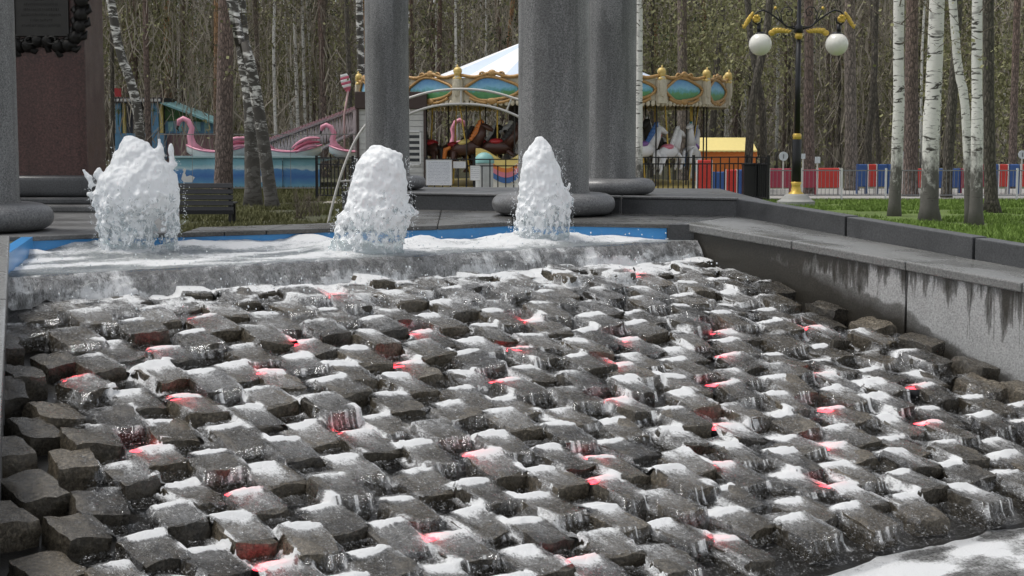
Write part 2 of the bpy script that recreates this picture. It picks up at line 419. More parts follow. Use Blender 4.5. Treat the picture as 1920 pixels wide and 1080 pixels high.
# blue painted pool wall, in straight panels
def m_blue():
    t = NT('blue_pool_paint'); co = t.coord(); n = t.noise(co, 6, 5); n2 = t.noise(co, 50, 3)
    c = t.mix(n, (.03, .21, .52), (.06, .30, .62)); c = t.mix(t.ramp(n2, [(.64, 0), (.72, .6)]), c, (.25, .38, .5))
    return t.done(t.principled(Color=c, Roughness=.3))
M['blue'] = m_blue()
for i in range(len(BLUE) - 1):
    a, b = BLUE[i], BLUE[i + 1]; d = (b - a)[:2]; d = d / np.linalg.norm(d); n = np.array([-d[1], d[0]]) * .1
    mb = MB(); mb.prism([a[:2], b[:2], b[:2] + n, a[:2] + n], .3, .865); fb(mb, 'blue_pool_wall', M['blue'])
# left end of the pool wall: blue return towards the weir
a = BLUE[0]; b = cas(aleft(0), 0.0)
mb = MB(); mb.prism([b[:2] + [0, -.05], a[:2], a[:2] + [-.1, .05], b[:2] + [-.1, -.05]], .3, .90); fb(mb, 'blue_pool_wall', M['blue'])
# dark block at the right end of the pool, beside the weir
a = BLUE[-1]; c1 = cas(.02, -.02); 
mb = MB(); mb.prism([a[:2] + [.004, -.02], c1[:2], c1[:2] + [.25, .5], a[:2] + [.2, .3]], .2, .90); fb(mb, 'pool_corner_block', M['granite_dark'])
# platform slabs round the pool (jointed)
back = [onZ(20, 395, .905), None]
M['rim'] = granite('wet_dark_rim', (.085, .083, .078), .3, 70, .4, .6, streak=False)
def slab(front, rear, z0=.866, z1=.905, mat='rim'):
    mb = MB(); mb.prism([p[:2] for p in front] + [p[:2] for p in rear], z0, z1); return fb(mb, 'rim_slab', M[mat], bev=.008)
def parap(x):                                   # parapet foot line by X
    t = (x - PL[0]) / (PC[0] - PL[0]); return np.array([x, PL[1] + (PC[1] - PL[1]) * t])
B2 = [p[:2] + np.array([0, -.03]) for p in BLUE]
def mixp(a, b, t): return a + (b - a) * t
# left apron in front of the monument, then the narrow strip, then the wide right part
slab([np.array([-9.0, 11.9]), B2[0], B2[1] ], [np.array([gx(185, 20)-.02, 20.]), np.array([-9.0, 20.])], mat='granite_mid')
slab([B2[1] + [.003, 0], B2[2]], [np.array([gx(335, 17.5), 17.5]), np.array([gx(187, 20), 20.])], mat='granite_mid')
slab([B2[2] + [.006, 0], mixp(B2[2], B2[3], .5)], [mixp(B2[2], B2[3], .5) + [0.05, .86], B2[2] + [0, .82]])
slab([mixp(B2[2], B2[3], .5) + [.006, 0], B2[3]], [B2[3] + [.05, .88], mixp(B2[2], B2[3], .5) + [.056, .86]])
slab([B2[3] + [.006, 0], B2[4]], [B2[4] + [.0, .9], B2[3] + [.056, .88]])
slab([B2[4] + [.006, 0], B2[5]], [parap(B2[5][0] - .1), parap(B2[4][0] - .3), B2[4] + [.006, .9]])
slab([B2[5] + [.006, 0], B2[6]], [parap(B2[6][0]), parap(B2[5][0] - .094)])
slab([B2[6] + [.006, 0], B2[7]], [parap(B2[7][0]), parap(B2[6][0] + .006)])
slab([B2[7] + [.006, 0], B2[8] + [.02, .0]], [PC[:2], parap(B2[7][0] + .006)])
# weir sill under the lip
mb = MB(); mb.prism([cas(aleft(0), 0)[:2], cas(0, 0)[:2], cas(0, -.22)[:2], cas(aleft(0), -.22)[:2]], .1, ZLIP - .02); fb(mb, 'weir_sill', M['granite_dark'], bev=.02)
# pool floor and cascade bed
mb = MB(); q = [BLUE[0] + [-.1, 0, 0], BLUE[4], BLUE[6], BLUE[8], cas(0, -.1), cas(aleft(0), -.1)]; mb.prism([p[:2] for p in q][::-1], .2, .45); fb(mb, 'pool_floor', M['bed'])
mb = MB(); q = [(aleft(0) - .05, .0), (.0, .0), (.0, 4.95), (aleft(4.95) - .05, 4.95)]
P = [cas(a, d) for a, d in q]; mb.prism([p[:2] for p in P], [-1.1] * 4, [p[2] - .115 for p in P]); fb(mb, 'cascade_bed', M['bed'])

# ---- right hand walls: inner wall with cap, then the higher outer wall
def wtop(d): return .914 - .082 * d
def wall_face(d0, d1, name):
    mb = MB(); me_v = []; fa = []; pos = []
    n = max(2, int((d1 - d0) / .25)); m = 6
    for i in range(n + 1):
        d = d0 + (d1 - d0) * i / n
        zb = zs(max(d, 0)) - .25; zt = wtop(d) - .06
        for j in range(m + 1):
            h = j / m; p = cas(.02, d, zb + (zt - zb) * h); me_v.append(p); pos.append((d, (zb + (zt - zb) * h - zs(max(d, 0))) / max(.05, zt - zs(max(d, 0))), 0))
    for i in range(n):
        for j in range(m):
            k = i * (m + 1) + j; fa.append((k, k + 1, k + m + 2, k + m + 1))
    mb.add(me_v, fa)
    k0 = len(mb.v)
    for d in (d0, d1):                               # back of the wall
        mb.v += [tuple(cas(.5, d, zs(max(d, 0)) - .25)), tuple(cas(.5, d, wtop(d) - .06))]
    pos += [(0, 0, 0)] * 4
    mb.f += [(k0, k0 + 2, k0 + 3, k0 + 1), (0, k0, k0 + 1, m), (n * (m + 1), n * (m + 1) + m, k0 + 3, k0 + 2)]
    o = fb(mb, name, M['wetwall'])
    at = o.data.attributes.new('wallpos', 'FLOAT_VECTOR', 'POINT'); at.data.foreach_set('vector', np.array(pos, float).ravel())
    return o
WJ = [-.05, 2.42, 4.7, 6.8]                        # joints of the wall blocks
for i in range(3): wall_face(WJ[i] + (.012 if i else 0), WJ[i + 1] - .012, 'cascade_wall')
mb = MB(); mb.prism([cas(.05, 0, 0)[:2], cas(.05, 6.7, 0)[:2], cas(.45, 6.7, 0)[:2], cas(.45, 0, 0)[:2]], [-1, -1.2, -1.2, -1], [wtop(0) - .08, wtop(6.7) - .08, wtop(6.7) - .08, wtop(0) - .08]); fb(mb, 'wall_core', M['bed'])
FT2 = cas(.70, 3.0, wtop(3)); ODIR = (FT2 - PC); 
def ofoot(t): return PC + ODIR * t                  # foot line of the outer wall
CJ = [-.12, 1.2, 2.42, 3.5, 4.7, 6.8]
for i in range(5):
    d0, d1 = CJ[i] + .004, CJ[i + 1] - .004
    def tt(d): return (d + .87) / 3.87
    q = [cas(0.0, d0, wtop(d0)), cas(0.0, d1, wtop(d1)), ofoot(tt(d1)), ofoot(tt(d0))]
    if i == 0: q = [cas(-.02, -.1, .91), cas(0, d1, wtop(d1)), ofoot(tt(d1)), ofoot(0.0)]
    mb = MB(); mb.prism([p[:2] for p in q], [p[2] - .075 for p in q], [p[2] for p in q]); fb(mb, 'wall_cap', M['coping'], bev=.012)
OJ = [0, .44, .86, 1.3, 1.9]
nrm = np.array([-ODIR[1], ODIR[0], 0]); nrm = nrm / np.linalg.norm(nrm) * .16
if nrm[0] < 0: nrm = -nrm
for i in range(4):
    a, b = ofoot(OJ[i] + (.004 if i else 0)), ofoot(OJ[i + 1] - .004)
    q = [a, b, b + nrm, a + nrm]; H = [.172, .178]
    mb = MB(); mb.prism([p[:2] for p in q], [-.2] * 4, [a[2] + .172, b[2] + .178, b[2] + .178, a[2] + .172]); fb(mb, 'outer_wall_block', M['granite_dark'], bev=.008)
# parapet behind the pool
pj = [0, .27, .55, .80, 1.0]
pdir = PL - PC
for i in range(4):
    a, b = PC + pdir * (pj[i] + .0015), PC + pdir * (pj[i + 1] - .0015)
    if i == 0: a = PC + np.array([.02, 0, 0])
    n = np.array([.03, .20, 0])
    q = [b, a, a + n, b + n]
    mb = MB(); mb.prism([p[:2] for p in q], .0, 1.062); fb(mb, 'parapet_block', M['granite_dark'], bev=.008)
    mb = MB(); mb.prism([(p + np.array([0, -.025 if k < 2 else .02, 0]))[:2] for k, p in enumerate(q)], 1.063, 1.085); fb(mb, 'parapet_cap', M['granite_mid'], bev=.006)
mb = MB(); mb.prism([parap(-1.86) + [0, .25], parap(2.2) + [0, .25], np.array([3.2, 19.]), np.array([3.2, 24.5]), np.array([-2.62, 25.6]), np.array([-1.93, 18.5])], 0, .90); fb(mb, 'column_terrace', M['granite_dark'], bev=.03)
# ---- left wall
def ltop(d): return .97 - .20 * d
LJ = [-.25, 1.2, 2.8, 4.6]
for i in range(3):
    d0, d1 = LJ[i] + .005, LJ[i + 1] - .005
    q = [(aleft(d0) - .5, d0), (aleft(d0), d0), (aleft(d1), d1), (aleft(d1) - .5, d1)]
    P = [cas(a, d) for a, d in q]; tz = [ltop(d) for a, d in q]
    mb = MB(); mb.prism([p[:2] for p in P][::-1], [-1.2] * 4, [t - .07 for t in tz][::-1]); fb(mb, 'left_wall_block', M['granite_mid'])
    P = [cas(a + (.015 if k in (1, 2) else 0), d) for k, (a, d) in enumerate(q)]
    mb = MB(); mb.prism([p[:2] for p in P][::-1], [t - .068 for t in tz][::-1], tz[::-1]); fb(mb, 'left_wall_cap', M['coping'], bev=.012)

# ---- the stones
W, PT = .486, .252
def stone_mesh(seed):
    bm = bmesh.new(); bmesh.ops.create_cube(bm, size=1)
    bmesh.ops.subdivide_edges(bm, edges=bm.edges[:], cuts=6, use_grid_fill=True)
    r = random.Random(seed); off = Vector((r.uniform(0, 90), r.uniform(0, 90), r.uniform(0, 90)))
    sk = [r.uniform(-.10, .10) for _ in range(6)]; pw = r.uniform(11, 30)
    for v in bm.verts:
        c = v.co * 2
        # knock the corners off (rounded box), skew the outline, rough split faces
        k = max(abs(c.x), abs(c.y), abs(c.z)) / (abs(c.x) ** pw + abs(c.y) ** pw + abs(c.z) ** pw) ** (1 / pw)
        c = c * k
        s = Vector((c.x * .122, c.y * .141, c.z * .12))
        s.x += sk[0] * s.y + sk[1] * .3 * s.z; s.y += sk[2] * s.x * .6 + sk[3] * .3 * s.z; s.z += sk[4] * s.x * .5 + sk[5] * s.y * .4
        nz = Vector((mnoise.noise(off + s * 9), mnoise.noise(off + s * 9 + Vector((7, 3, 1))), mnoise.noise(off + s * 9 + Vector((1, 9, 4)))))
        n2 = Vector((mnoise.noise(off * 2 + s * 30), mnoise.noise(off * 2 + s * 30 + Vector((7, 3, 1))), mnoise.noise(off * 2 + s * 30 + Vector((1, 9, 4)))))
        v.co = s + nz * .019 + n2 * .008
        v.co.z -= .12
    me = bpy.data.meshes.new('stone'); bm.to_mesh(me); bm.free(); me.materials.append(M['stone'])
    me.shade_smooth(); me.set_sharp_from_angle(angle=math.radians(38)); return me
SM = [stone_mesh(k) for k in range(14)]
cascade = empty('stone_cascade', cas(-3, 2.5, 0)); tag(cascade, 'staggered rows of wet dark stone blocks with water running over them', 'cascade')
CO = Vector(cascade.location)
ROT0 = math.atan2(U[1], U[0])
stones = []
rs = random.Random(11)
for i in range(19):
    d = .20 + i * PT
    for k in range(-20, 1):
        a = k * W + (W / 2 if i % 2 else 0) - .16 + rs.uniform(-.035, .035); dd = d + rs.uniform(-.03, .03)
        if a < aleft(dd) - .10 or a > .0: continue
        P = cas(a, dd); q = P - CAM; w = q @ FW; px = 960 + FPX * (q @ RT) / w; py = 540 - FPX * (q @ UPV) / w
        if px < -140 or px > 2060 or py > 1260: continue
        big = rs.uniform(.86, 1.14); wu = .2475 * big; ld = .2835 * rs.uniform(.97, 1.15)
        zt = P[2] + rs.uniform(-.028, .026) + .008; tv = math.radians(rs.uniform(8, 15)); tu = math.radians(rs.uniform(-6, 6)); rz = math.radians(rs.uniform(-9, 9))
        if rs.random() < .08 and i > 2: zt += .03
        zt += (-.02 if i == 0 else 0) + .13 * math.exp(-(a / .6) ** 2) * min(1, max(0, (dd - .8) / 2))      # the bed banks up towards the right wall
        o = link('stone', rs.choice(SM), cascade)
        Rm = Matrix.Rotation(ROT0 + rz, 3, 'Z') @ Matrix.Rotation(tv, 3, 'X') @ Matrix.Rotation(tu, 3, 'Y')
        flip = Matrix.Rotation(PI * rs.randint(0, 1), 3, 'Z')
        Mx = (Rm @ flip).to_4x4() @ Matrix.Diagonal((big, ld / .2835, rs.uniform(.95, 1.1), 1))
        Mx.translation = Vector((P[0], P[1], zt)) - CO
        o.matrix_local = Mx
        stones.append((a, dd, zt, tu, tv, wu, ld, rz, px, py))
# ---- red underwater lamps, each in the gap behind a stone
RED = [(255, 650), (145, 727), (265, 850), (385, 765), (545, 630), (330, 590), (470, 693), (620, 565), (745, 667), (620, 817), (525, 905), (465, 1020), (795, 977), (845, 865),
       (975, 643), (1165, 685), (1155, 757), (1125, 840), (1095, 915), (1040, 1030), (1330, 985), (1345, 875), (1355, 790), (1370, 722), (1380, 665), (1390, 610), (1570, 922),
       (1575, 840), (1570, 770), (1555, 703), (1560, 640), (1765, 813), (1745, 735), (1220, 525), (1015, 595), (1190, 625), (790, 610), (935, 710)]
redset = {}
for x, y in RED:
    a, d = hit_plane(x, y)
    j = min(range(len(stones)), key=lambda k: (stones[k][0] - a) ** 2 + ((stones[k][1] - stones[k][6] / 2 - .03) - d) ** 2)
    redset[j] = (x, y)

# ---- running water over the stones
RES = .0155
def film():
    a0, a1, d0, d1 = aleft(5.1) - .05, .03, .05, 5.02
    na = int((a1 - a0) / RES) + 1; nd = int((d1 - d0) / RES) + 1
    A, D = np.meshgrid(np.linspace(a0, a1, na), np.linspace(d0, d1, nd), indexing='ij')
    base = zs(D) - .045; H = base.copy(); top = np.full_like(H, -9.); foam = np.zeros_like(H); fdry = np.zeros_like(H); heap = np.zeros_like(H)
    r = random.Random(5)
    def win(a, d, ra, rb, rc):
        i0 = max(0, int((a - ra - a0) / RES)); i1 = min(na, int((a + ra - a0) / RES) + 2)
        j0 = max(0, int((d - rb - d0) / RES)); j1 = min(nd, int((d + rc - d0) / RES) + 2)
        return slice(i0, i1), slice(j0, j1)
    for n, (a, d, zt, tu, tv, wu, ld, rz, px, py) in enumerate(stones):
        s = win(a, d, .34, .5, .34); 
        if s[0].start >= s[0].stop or s[1].start >= s[1].stop: continue
        du = A[s] - a; dv = D[s] - d
        x = du * math.cos(rz) - dv * math.sin(rz); y = dv * math.cos(rz) + du * math.sin(rz)
        ins = (abs(x) < wu / 2) & (abs(y) < ld / 2)
        tz = zt - math.tan(tu) * x - math.tan(tv) * y
        top[s] = np.where(ins, np.maximum(top[s], tz), top[s])
        lev = zt + math.tan(tv) * ld / 2 + .004
        gap = (abs(x) < .13) & (y < -ld / 2 + .01) & (y > -ld / 2 - .24)
        H[s] = np.where(gap & (top[s] < -5), np.maximum(H[s], lev - .010 - .012 * (x / .14) ** 2 + .02 * (y + ld / 2)), H[s])
        F = r.choice([1.35, 1.15, 1.0, .9, .8, .65, .5]) * (1.1 if px > 250 else .8)
        if n in redset: F = .95
        if d < .9: F *= .8 if d > .36 else .4
        wd = r.uniform(.095, .132); yc = y + ld / 2 - .012 - .022 * (1 - (x / .14) ** 2) + r.uniform(-.01, .01) + .03 * (fbm(A[s] * 14, D[s] * 14, 91, 2) - .5)
        xs = x + r.uniform(-.03, .03); dpt = r.uniform(.05, .17)
        g = np.exp(-(xs / wd) ** 6) * np.where(yc > 0, np.exp(-(yc / r.uniform(.02, .045)) ** 2), np.exp(-(yc / dpt) ** 4))
        foam[s] = np.maximum(foam[s], F * g); heap[s] = np.maximum(heap[s], min(F, 1.3) * np.exp(-(xs / wd) ** 2) * np.exp(-((yc + .03) / .06) ** 2))
        # veil of water streaming down the block and white runs along its sides
        tail = r.uniform(.45, 1.0) * np.exp(-np.maximum(yc, 0) / r.uniform(.07, .26)) * (yc > -.02) * np.exp(-(xs / (wd * 1.05)) ** 6)
        sd_ = r.choice((-1, 1)); side = r.choice([.2, .42, .56, .7]) * np.exp(-((abs(x - sd_ * (wu / 2 + .01)) / .045)) ** 2) * (abs(y) < ld * .65)
        foam[s] = np.maximum(foam[s], np.maximum(tail, side))
        ff = r.random(); fdry[s] = np.where((abs(x) < wu / 2 + .04) & (y > ld / 2 - .04) & (y < ld / 2 + .12), (1.0 if ff < (.60 if px < 1000 else .34) else 0.25), fdry[s])
    H = np.maximum(H, top)
    for _ in range(5):
        Hp = np.pad(H, 1, 'edge'); H = (Hp[:-2, 1:-1] + Hp[2:, 1:-1] + Hp[1:-1, :-2] + Hp[1:-1, 2:] + 2 * H) / 6
    H = np.maximum(H, top + .004)
    gd = np.abs(np.gradient(H, RES, axis=1)) + np.abs(np.gradient(H, RES, axis=0)) * .4
    steep = sstep(.55, 1.1, gd)
    run = fbm(A * 75, D * 5, 31, 3)
    foam = foam * (1 - .7 * steep) + steep * .60 * sstep(.40, .66, run)
    turb = np.exp(-np.maximum(D - .3, 0) / .8) * sstep(-7.0, -5.2, A)
    foam = np.maximum(foam * (1 - .35 * turb), turb * (.45 * sstep(.34, .64, fbm(A * 7, D * 10, 51, 4)) + .42))
    foam = np.clip(foam + .30 * (fbm(A * 2.2, D * 2.2, 3) - .3), 0, 1.5)
    foam = foam * (.72 + .6 * fbm(A * 9, D * 5, 19, 3)); cov = 1 - fdry * steep * 1.1
    al = aleft(D)
    dryl = sstep(.15, .75, (A - al) + .8 * (fbm(A * 1.7, D * 1.7, 77, 3) - .5) + 1.0 * sstep(1.3, .4, D))
    dryr = sstep(.12, .62, -A + .5 * (fbm(A * 2, D * 2, 78, 3) - .5) + .7 * sstep(1.3, .5, D))
    cov = cov * dryl * dryr; foam = foam * dryl * dryr
    H = H + heap * .011 * dryl * dryr + np.clip(foam, 0, 1.2) * .009 * (.3 + fbm(A * 22, D * 22, 9, 3)) + .006 * (fbm(A * 26, D * 14, 8, 3) - .5)
    X = O[0] + U[0] * A + V[0] * D; Y = O[1] + U[1] * A + V[1] * D
    keep = (A > al - .02) & (A < .0)
    idx = np.arange(na * nd).reshape(na, nd)
    cm = (cov > .05) & keep
    fm = cm[:-1, :-1] | cm[1:, :-1] | cm[:-1, 1:] | cm[1:, 1:]
    fm &= keep[:-1, :-1] & keep[1:, 1:]
    q = np.stack([idx[:-1, :-1], idx[1:, :-1], idx[1:, 1:], idx[:-1, 1:]], -1)[fm][:, ::-1]
    return mesh_np('running_water', np.stack([X, Y, H], -1).reshape(-1, 3), q, M['film'], {'foam': foam.ravel(), 'cov': cov.ravel()}, np.stack([A, D, H * 0.8], -1).reshape(-1, 3))
def mesh_np(name, co, quads, mat, attrs=None, flow=None, smooth=True):
    used = np.zeros(len(co), bool); used[quads.ravel()] = True; mp = np.cumsum(used) - 1
    co = co[used]; quads = mp[quads]; k = quads.shape[1]
    me = bpy.data.meshes.new(name); me.vertices.add(len(co)); me.vertices.foreach_set('co', co.astype(np.float32).ravel())
    me.loops.add(quads.size); me.loops.foreach_set('vertex_index', quads.astype(np.int32).ravel())
    me.polygons.add(len(quads)); me.polygons.foreach_set('loop_start', np.arange(0, quads.size, k, dtype=np.int32))
    me.update(calc_edges=True); me.validate()
    for n, v in (attrs or {}).items():
        at = me.attributes.new(n, 'FLOAT', 'POINT'); at.data.foreach_set('value', np.asarray(v, np.float32)[used])
    if flow is not None:
        at = me.attributes.new('flow', 'FLOAT_VECTOR', 'POINT'); at.data.foreach_set('vector', flow[used].astype(np.float32).ravel())
    me.materials.append(mat)
    if smooth: me.shade_smooth()
    return link(name, me)
fw = film(); tag(fw, 'thin white-streaked water and foam running down over the dark blocks', kind='stuff')

def m_red():
    t = NT('red_lamp_glow'); return t.done(t.principled(Color=(.8, .05, .06), Emit=(1, .03, .05), EmitS=4.0, Roughness=.3))
M['red'] = m_red()
rl_lens = MB(); rl_lens.lathe([(.078, .0), (.07, .007), (.042, .012), (.001, .014)], n=14); rl_lens = rl_lens.mesh('lens', M['red'], True)
rl_body = MB(); rl_body.lathe([(.06, -.06), (.082, -.055), (.088, .010), (.080, .013), (.079, .0)], n=14); rl_body = rl_body.mesh('housing', M['black_metal'], True)
def where(x, y):
    h = 'left' if x < 480 else 'centre left' if x < 900 else 'centre right' if x < 1300 else 'right'
    return h
rr = random.Random(3)
order = sorted(redset.items(), key=lambda t: t[1][1])
cnt = {}
ordn = ['first', 'second', 'third', 'fourth', 'fifth', 'sixth', 'seventh', 'eighth', 'ninth', 'tenth', 'eleventh', 'twelfth', 'thirteenth']
for j, (x, y) in order:
    a, d, zt, tu, tv, wu, ld, rz, px, py = stones[j]
    t = empty('underwater_lamp', cas(a - .035 + rr.uniform(-.03, .03), d - ld / 2 - rr.uniform(.01, .06), zt + math.tan(tv) * ld / 2 - .030))
    link('lens', rl_lens, t); link('housing', rl_body, t)
    h = where(x, y); cnt[h] = cnt.get(h, 0) + 1
    tag(t, f'red lamp glowing in foam, {ordn[cnt[h] - 1]} from the weir in the {h} part', 'lamp', 'red lamps between the cascade stones')
    t.scale = (1, 1, 1)

# ---- pool surface, with foam heaps, and the sheet falling over the weir
MOUND = [(120, 470, .10, .30), (60, 480, .05, .2), (215, 470, .05, .22), (430, 462, .09, .35), (510, 455, .12, .33), (580, 460, .08, .3), (360, 468, .06, .3), (790, 462, .09, .25), (640, 470, .07, .3), (850, 458, .04, .2),
         (920, 455, .05, .2), (1080, 452, .05, .18), (1150, 448, .03, .25), (985, 455, .05, .2)]
JETS_PX = [(252, 476), (690, 474), (1018, 455)]
ZW = .765
def pool():
    nb = 340; nt = 150
    ts = np.linspace(0, 1, nb)
    A = np.linspace(aleft(0) - .09, -.0, nb)
    bl = np.array([p[:2] for p in BLUE]); bu = (bl - O[:2]) @ U[:2]; bv = (bl - O[:2]) @ V[:2]
    bu = np.concatenate([[aleft(0) - .3], bu, [.3]]); bv = np.concatenate([[-.05], bv, [-.05]])
    # back edge as distance behind the lip for each a
    oo = np.argsort(bu); bk = np.interp(A, bu[oo], bv[oo])
    bk = np.minimum(bk, -.02)
    T = np.linspace(0, 1, nt)
    AA = np.repeat(A[:, None], nt, 1); DD = bk[:, None] * (1 - T[None, :]) ** 1.0
    X = O[0] + U[0] * AA + V[0] * DD; Y = O[1] + U[1] * AA + V[1] * DD
    Z = np.full_like(X, ZW) + .022 * (fbm(AA * 4, DD * 5, 4, 4) - .5) + .012 * (fbm(AA * 14, DD * 16, 5, 3) - .5)
    foam = .60 + 1.1 * (fbm(AA * 1.8, DD * 3.5, 6, 4) - .42)
    for x, y, h, r in MOUND:
        p = onZ(x, y, ZW); r2 = ((X - p[0]) / r) ** 2 + ((Y - p[1]) / (r * .8)) ** 2
        g = np.exp(-r2 * 1.2); Z += h * g * (.85 + .4 * fbm(AA * 9, DD * 9, 12, 3)); foam = np.maximum(foam, 1.45 * g)
    for x, y in JETS_PX:
        p = onZ(x, y, ZW); r = np.hypot(X - p[0], (Y - p[1])); g = np.exp(-(r / .42) ** 2)
        Z += .05 * g * (.4 + fbm(AA * 16, DD * 16, 14, 3)); foam = np.maximum(foam, 1.1 * g)
    edge = sstep(-.35, 0, DD); foam = foam * (1 - .35 * edge); Z = Z * (1 - edge) + (ZLIP + .012) * edge
    # the fall: rounded lip then down to the first stones
    nl = 26; s = np.linspace(0, 1, nl)[None, :]
    AL = np.repeat(A[:, None], nl, 1); wob = .07 * (fbm(AL * 5, s * 2, 21, 4) - .5)
    DL = .015 + .12 * np.sin(s * PI / 2 * .95) ** 1.25 + wob * s
    ZL = ZLIP + .012 - (ZLIP + .012 - zs(.13) + .05) * (1 - np.cos(s * PI / 2)) * 1.05 + (.03 + .08 * s) * (fbm(AL * 11, s * 4, 23, 4) - .5)
    FL = .30 + .28 * sstep(.36, .66, fbm(AL * 3.2, s * 2.2, 25, 4)) + .16 * sstep(.45, .65, fbm(AL * 16, s * 2, 26, 3)) + .25 * s ** 2
    co = np.concatenate([np.stack([X, Y, Z], -1), np.stack([O[0] + U[0] * AL + V[0] * DL, O[1] + U[1] * AL + V[1] * DL, ZL], -1)], 1)
    fo = np.concatenate([foam, FL], 1); flow = np.concatenate([np.stack([AA, DD, Z * 0], -1), np.stack([AL, .2 + s * .3 + AL * 0, AL * 0], -1)], 1)
    n2 = nt + nl; idx = np.arange(nb * n2).reshape(nb, n2)
    q = np.stack([idx[:-1, :-1], idx[1:, :-1], idx[1:, 1:], idx[:-1, 1:]], -1)
    one = np.ones(nb * n2)
    p1 = mesh_np('pool_water', co.reshape(-1, 3), q[:, :nt - 1].reshape(-1, 4)[:, ::-1], M['pool'], {'foam': fo.ravel(), 'cov': one}, flow.reshape(-1, 3))
    p2 = mesh_np('weir_water', co.reshape(-1, 3), q[:, nt - 1:].reshape(-1, 4)[:, ::-1], M['lip'], {'foam': fo.ravel(), 'cov': one}, flow.reshape(-1, 3))
    tag(p1, 'churned pool water heaped with white foam behind the weir', kind='structure'); tag(p2, 'sheet of water spilling over the weir edge', kind='structure')
pool()
# lower basin
def lower():
    n = 130; A = np.linspace(-9, 2.5, n)[:, None] * np.ones((1, n)); D = np.ones((n, 1)) * np.linspace(4.6, 8.2, n)[None, :]
    X = O[0] + U[0] * A + V[0] * D; Y = O[1] + U[1] * A + V[1] * D
    Z = zs(5.0) - .10 + .05 * (fbm(A * 2.2, D * 2.2, 41, 4) - .5) + .015 * (fbm(A * 9, D * 9, 42, 3) - .5)
    foam = .58 + 1.6 * (fbm(A * 3.1, D * 5, 43, 4) - .45) + .35 * sstep(5.4, 4.9, D)
    idx = np.arange(n * n).reshape(n, n); q = np.stack([idx[:-1, :-1], idx[1:, :-1], idx[1:, 1:], idx[:-1, 1:]], -1).reshape(-1, 4)[:, ::-1]
    o = mesh_np('lower_pool_water', np.stack([X, Y, Z], -1).reshape(-1, 3), q, M['lower'], {'foam': np.clip(foam, 0, 1.4).ravel(), 'cov': np.ones(n * n)}, np.stack([A, D, Z * 0], -1).reshape(-1, 3))
    tag(o, 'foamy water collecting below the last row of stones', kind='structure')
    mb = MB(); P = [cas(a, d, 0) for a, d in ((-9.5, 4.9), (2.6, 4.9), (2.6, 8.4), (-9.5, 8.4))]; mb.prism([p[:2] for p in P], -1.6, zs(5.1) - .2); fb(mb, 'basin_floor', M['bed'])
lower()

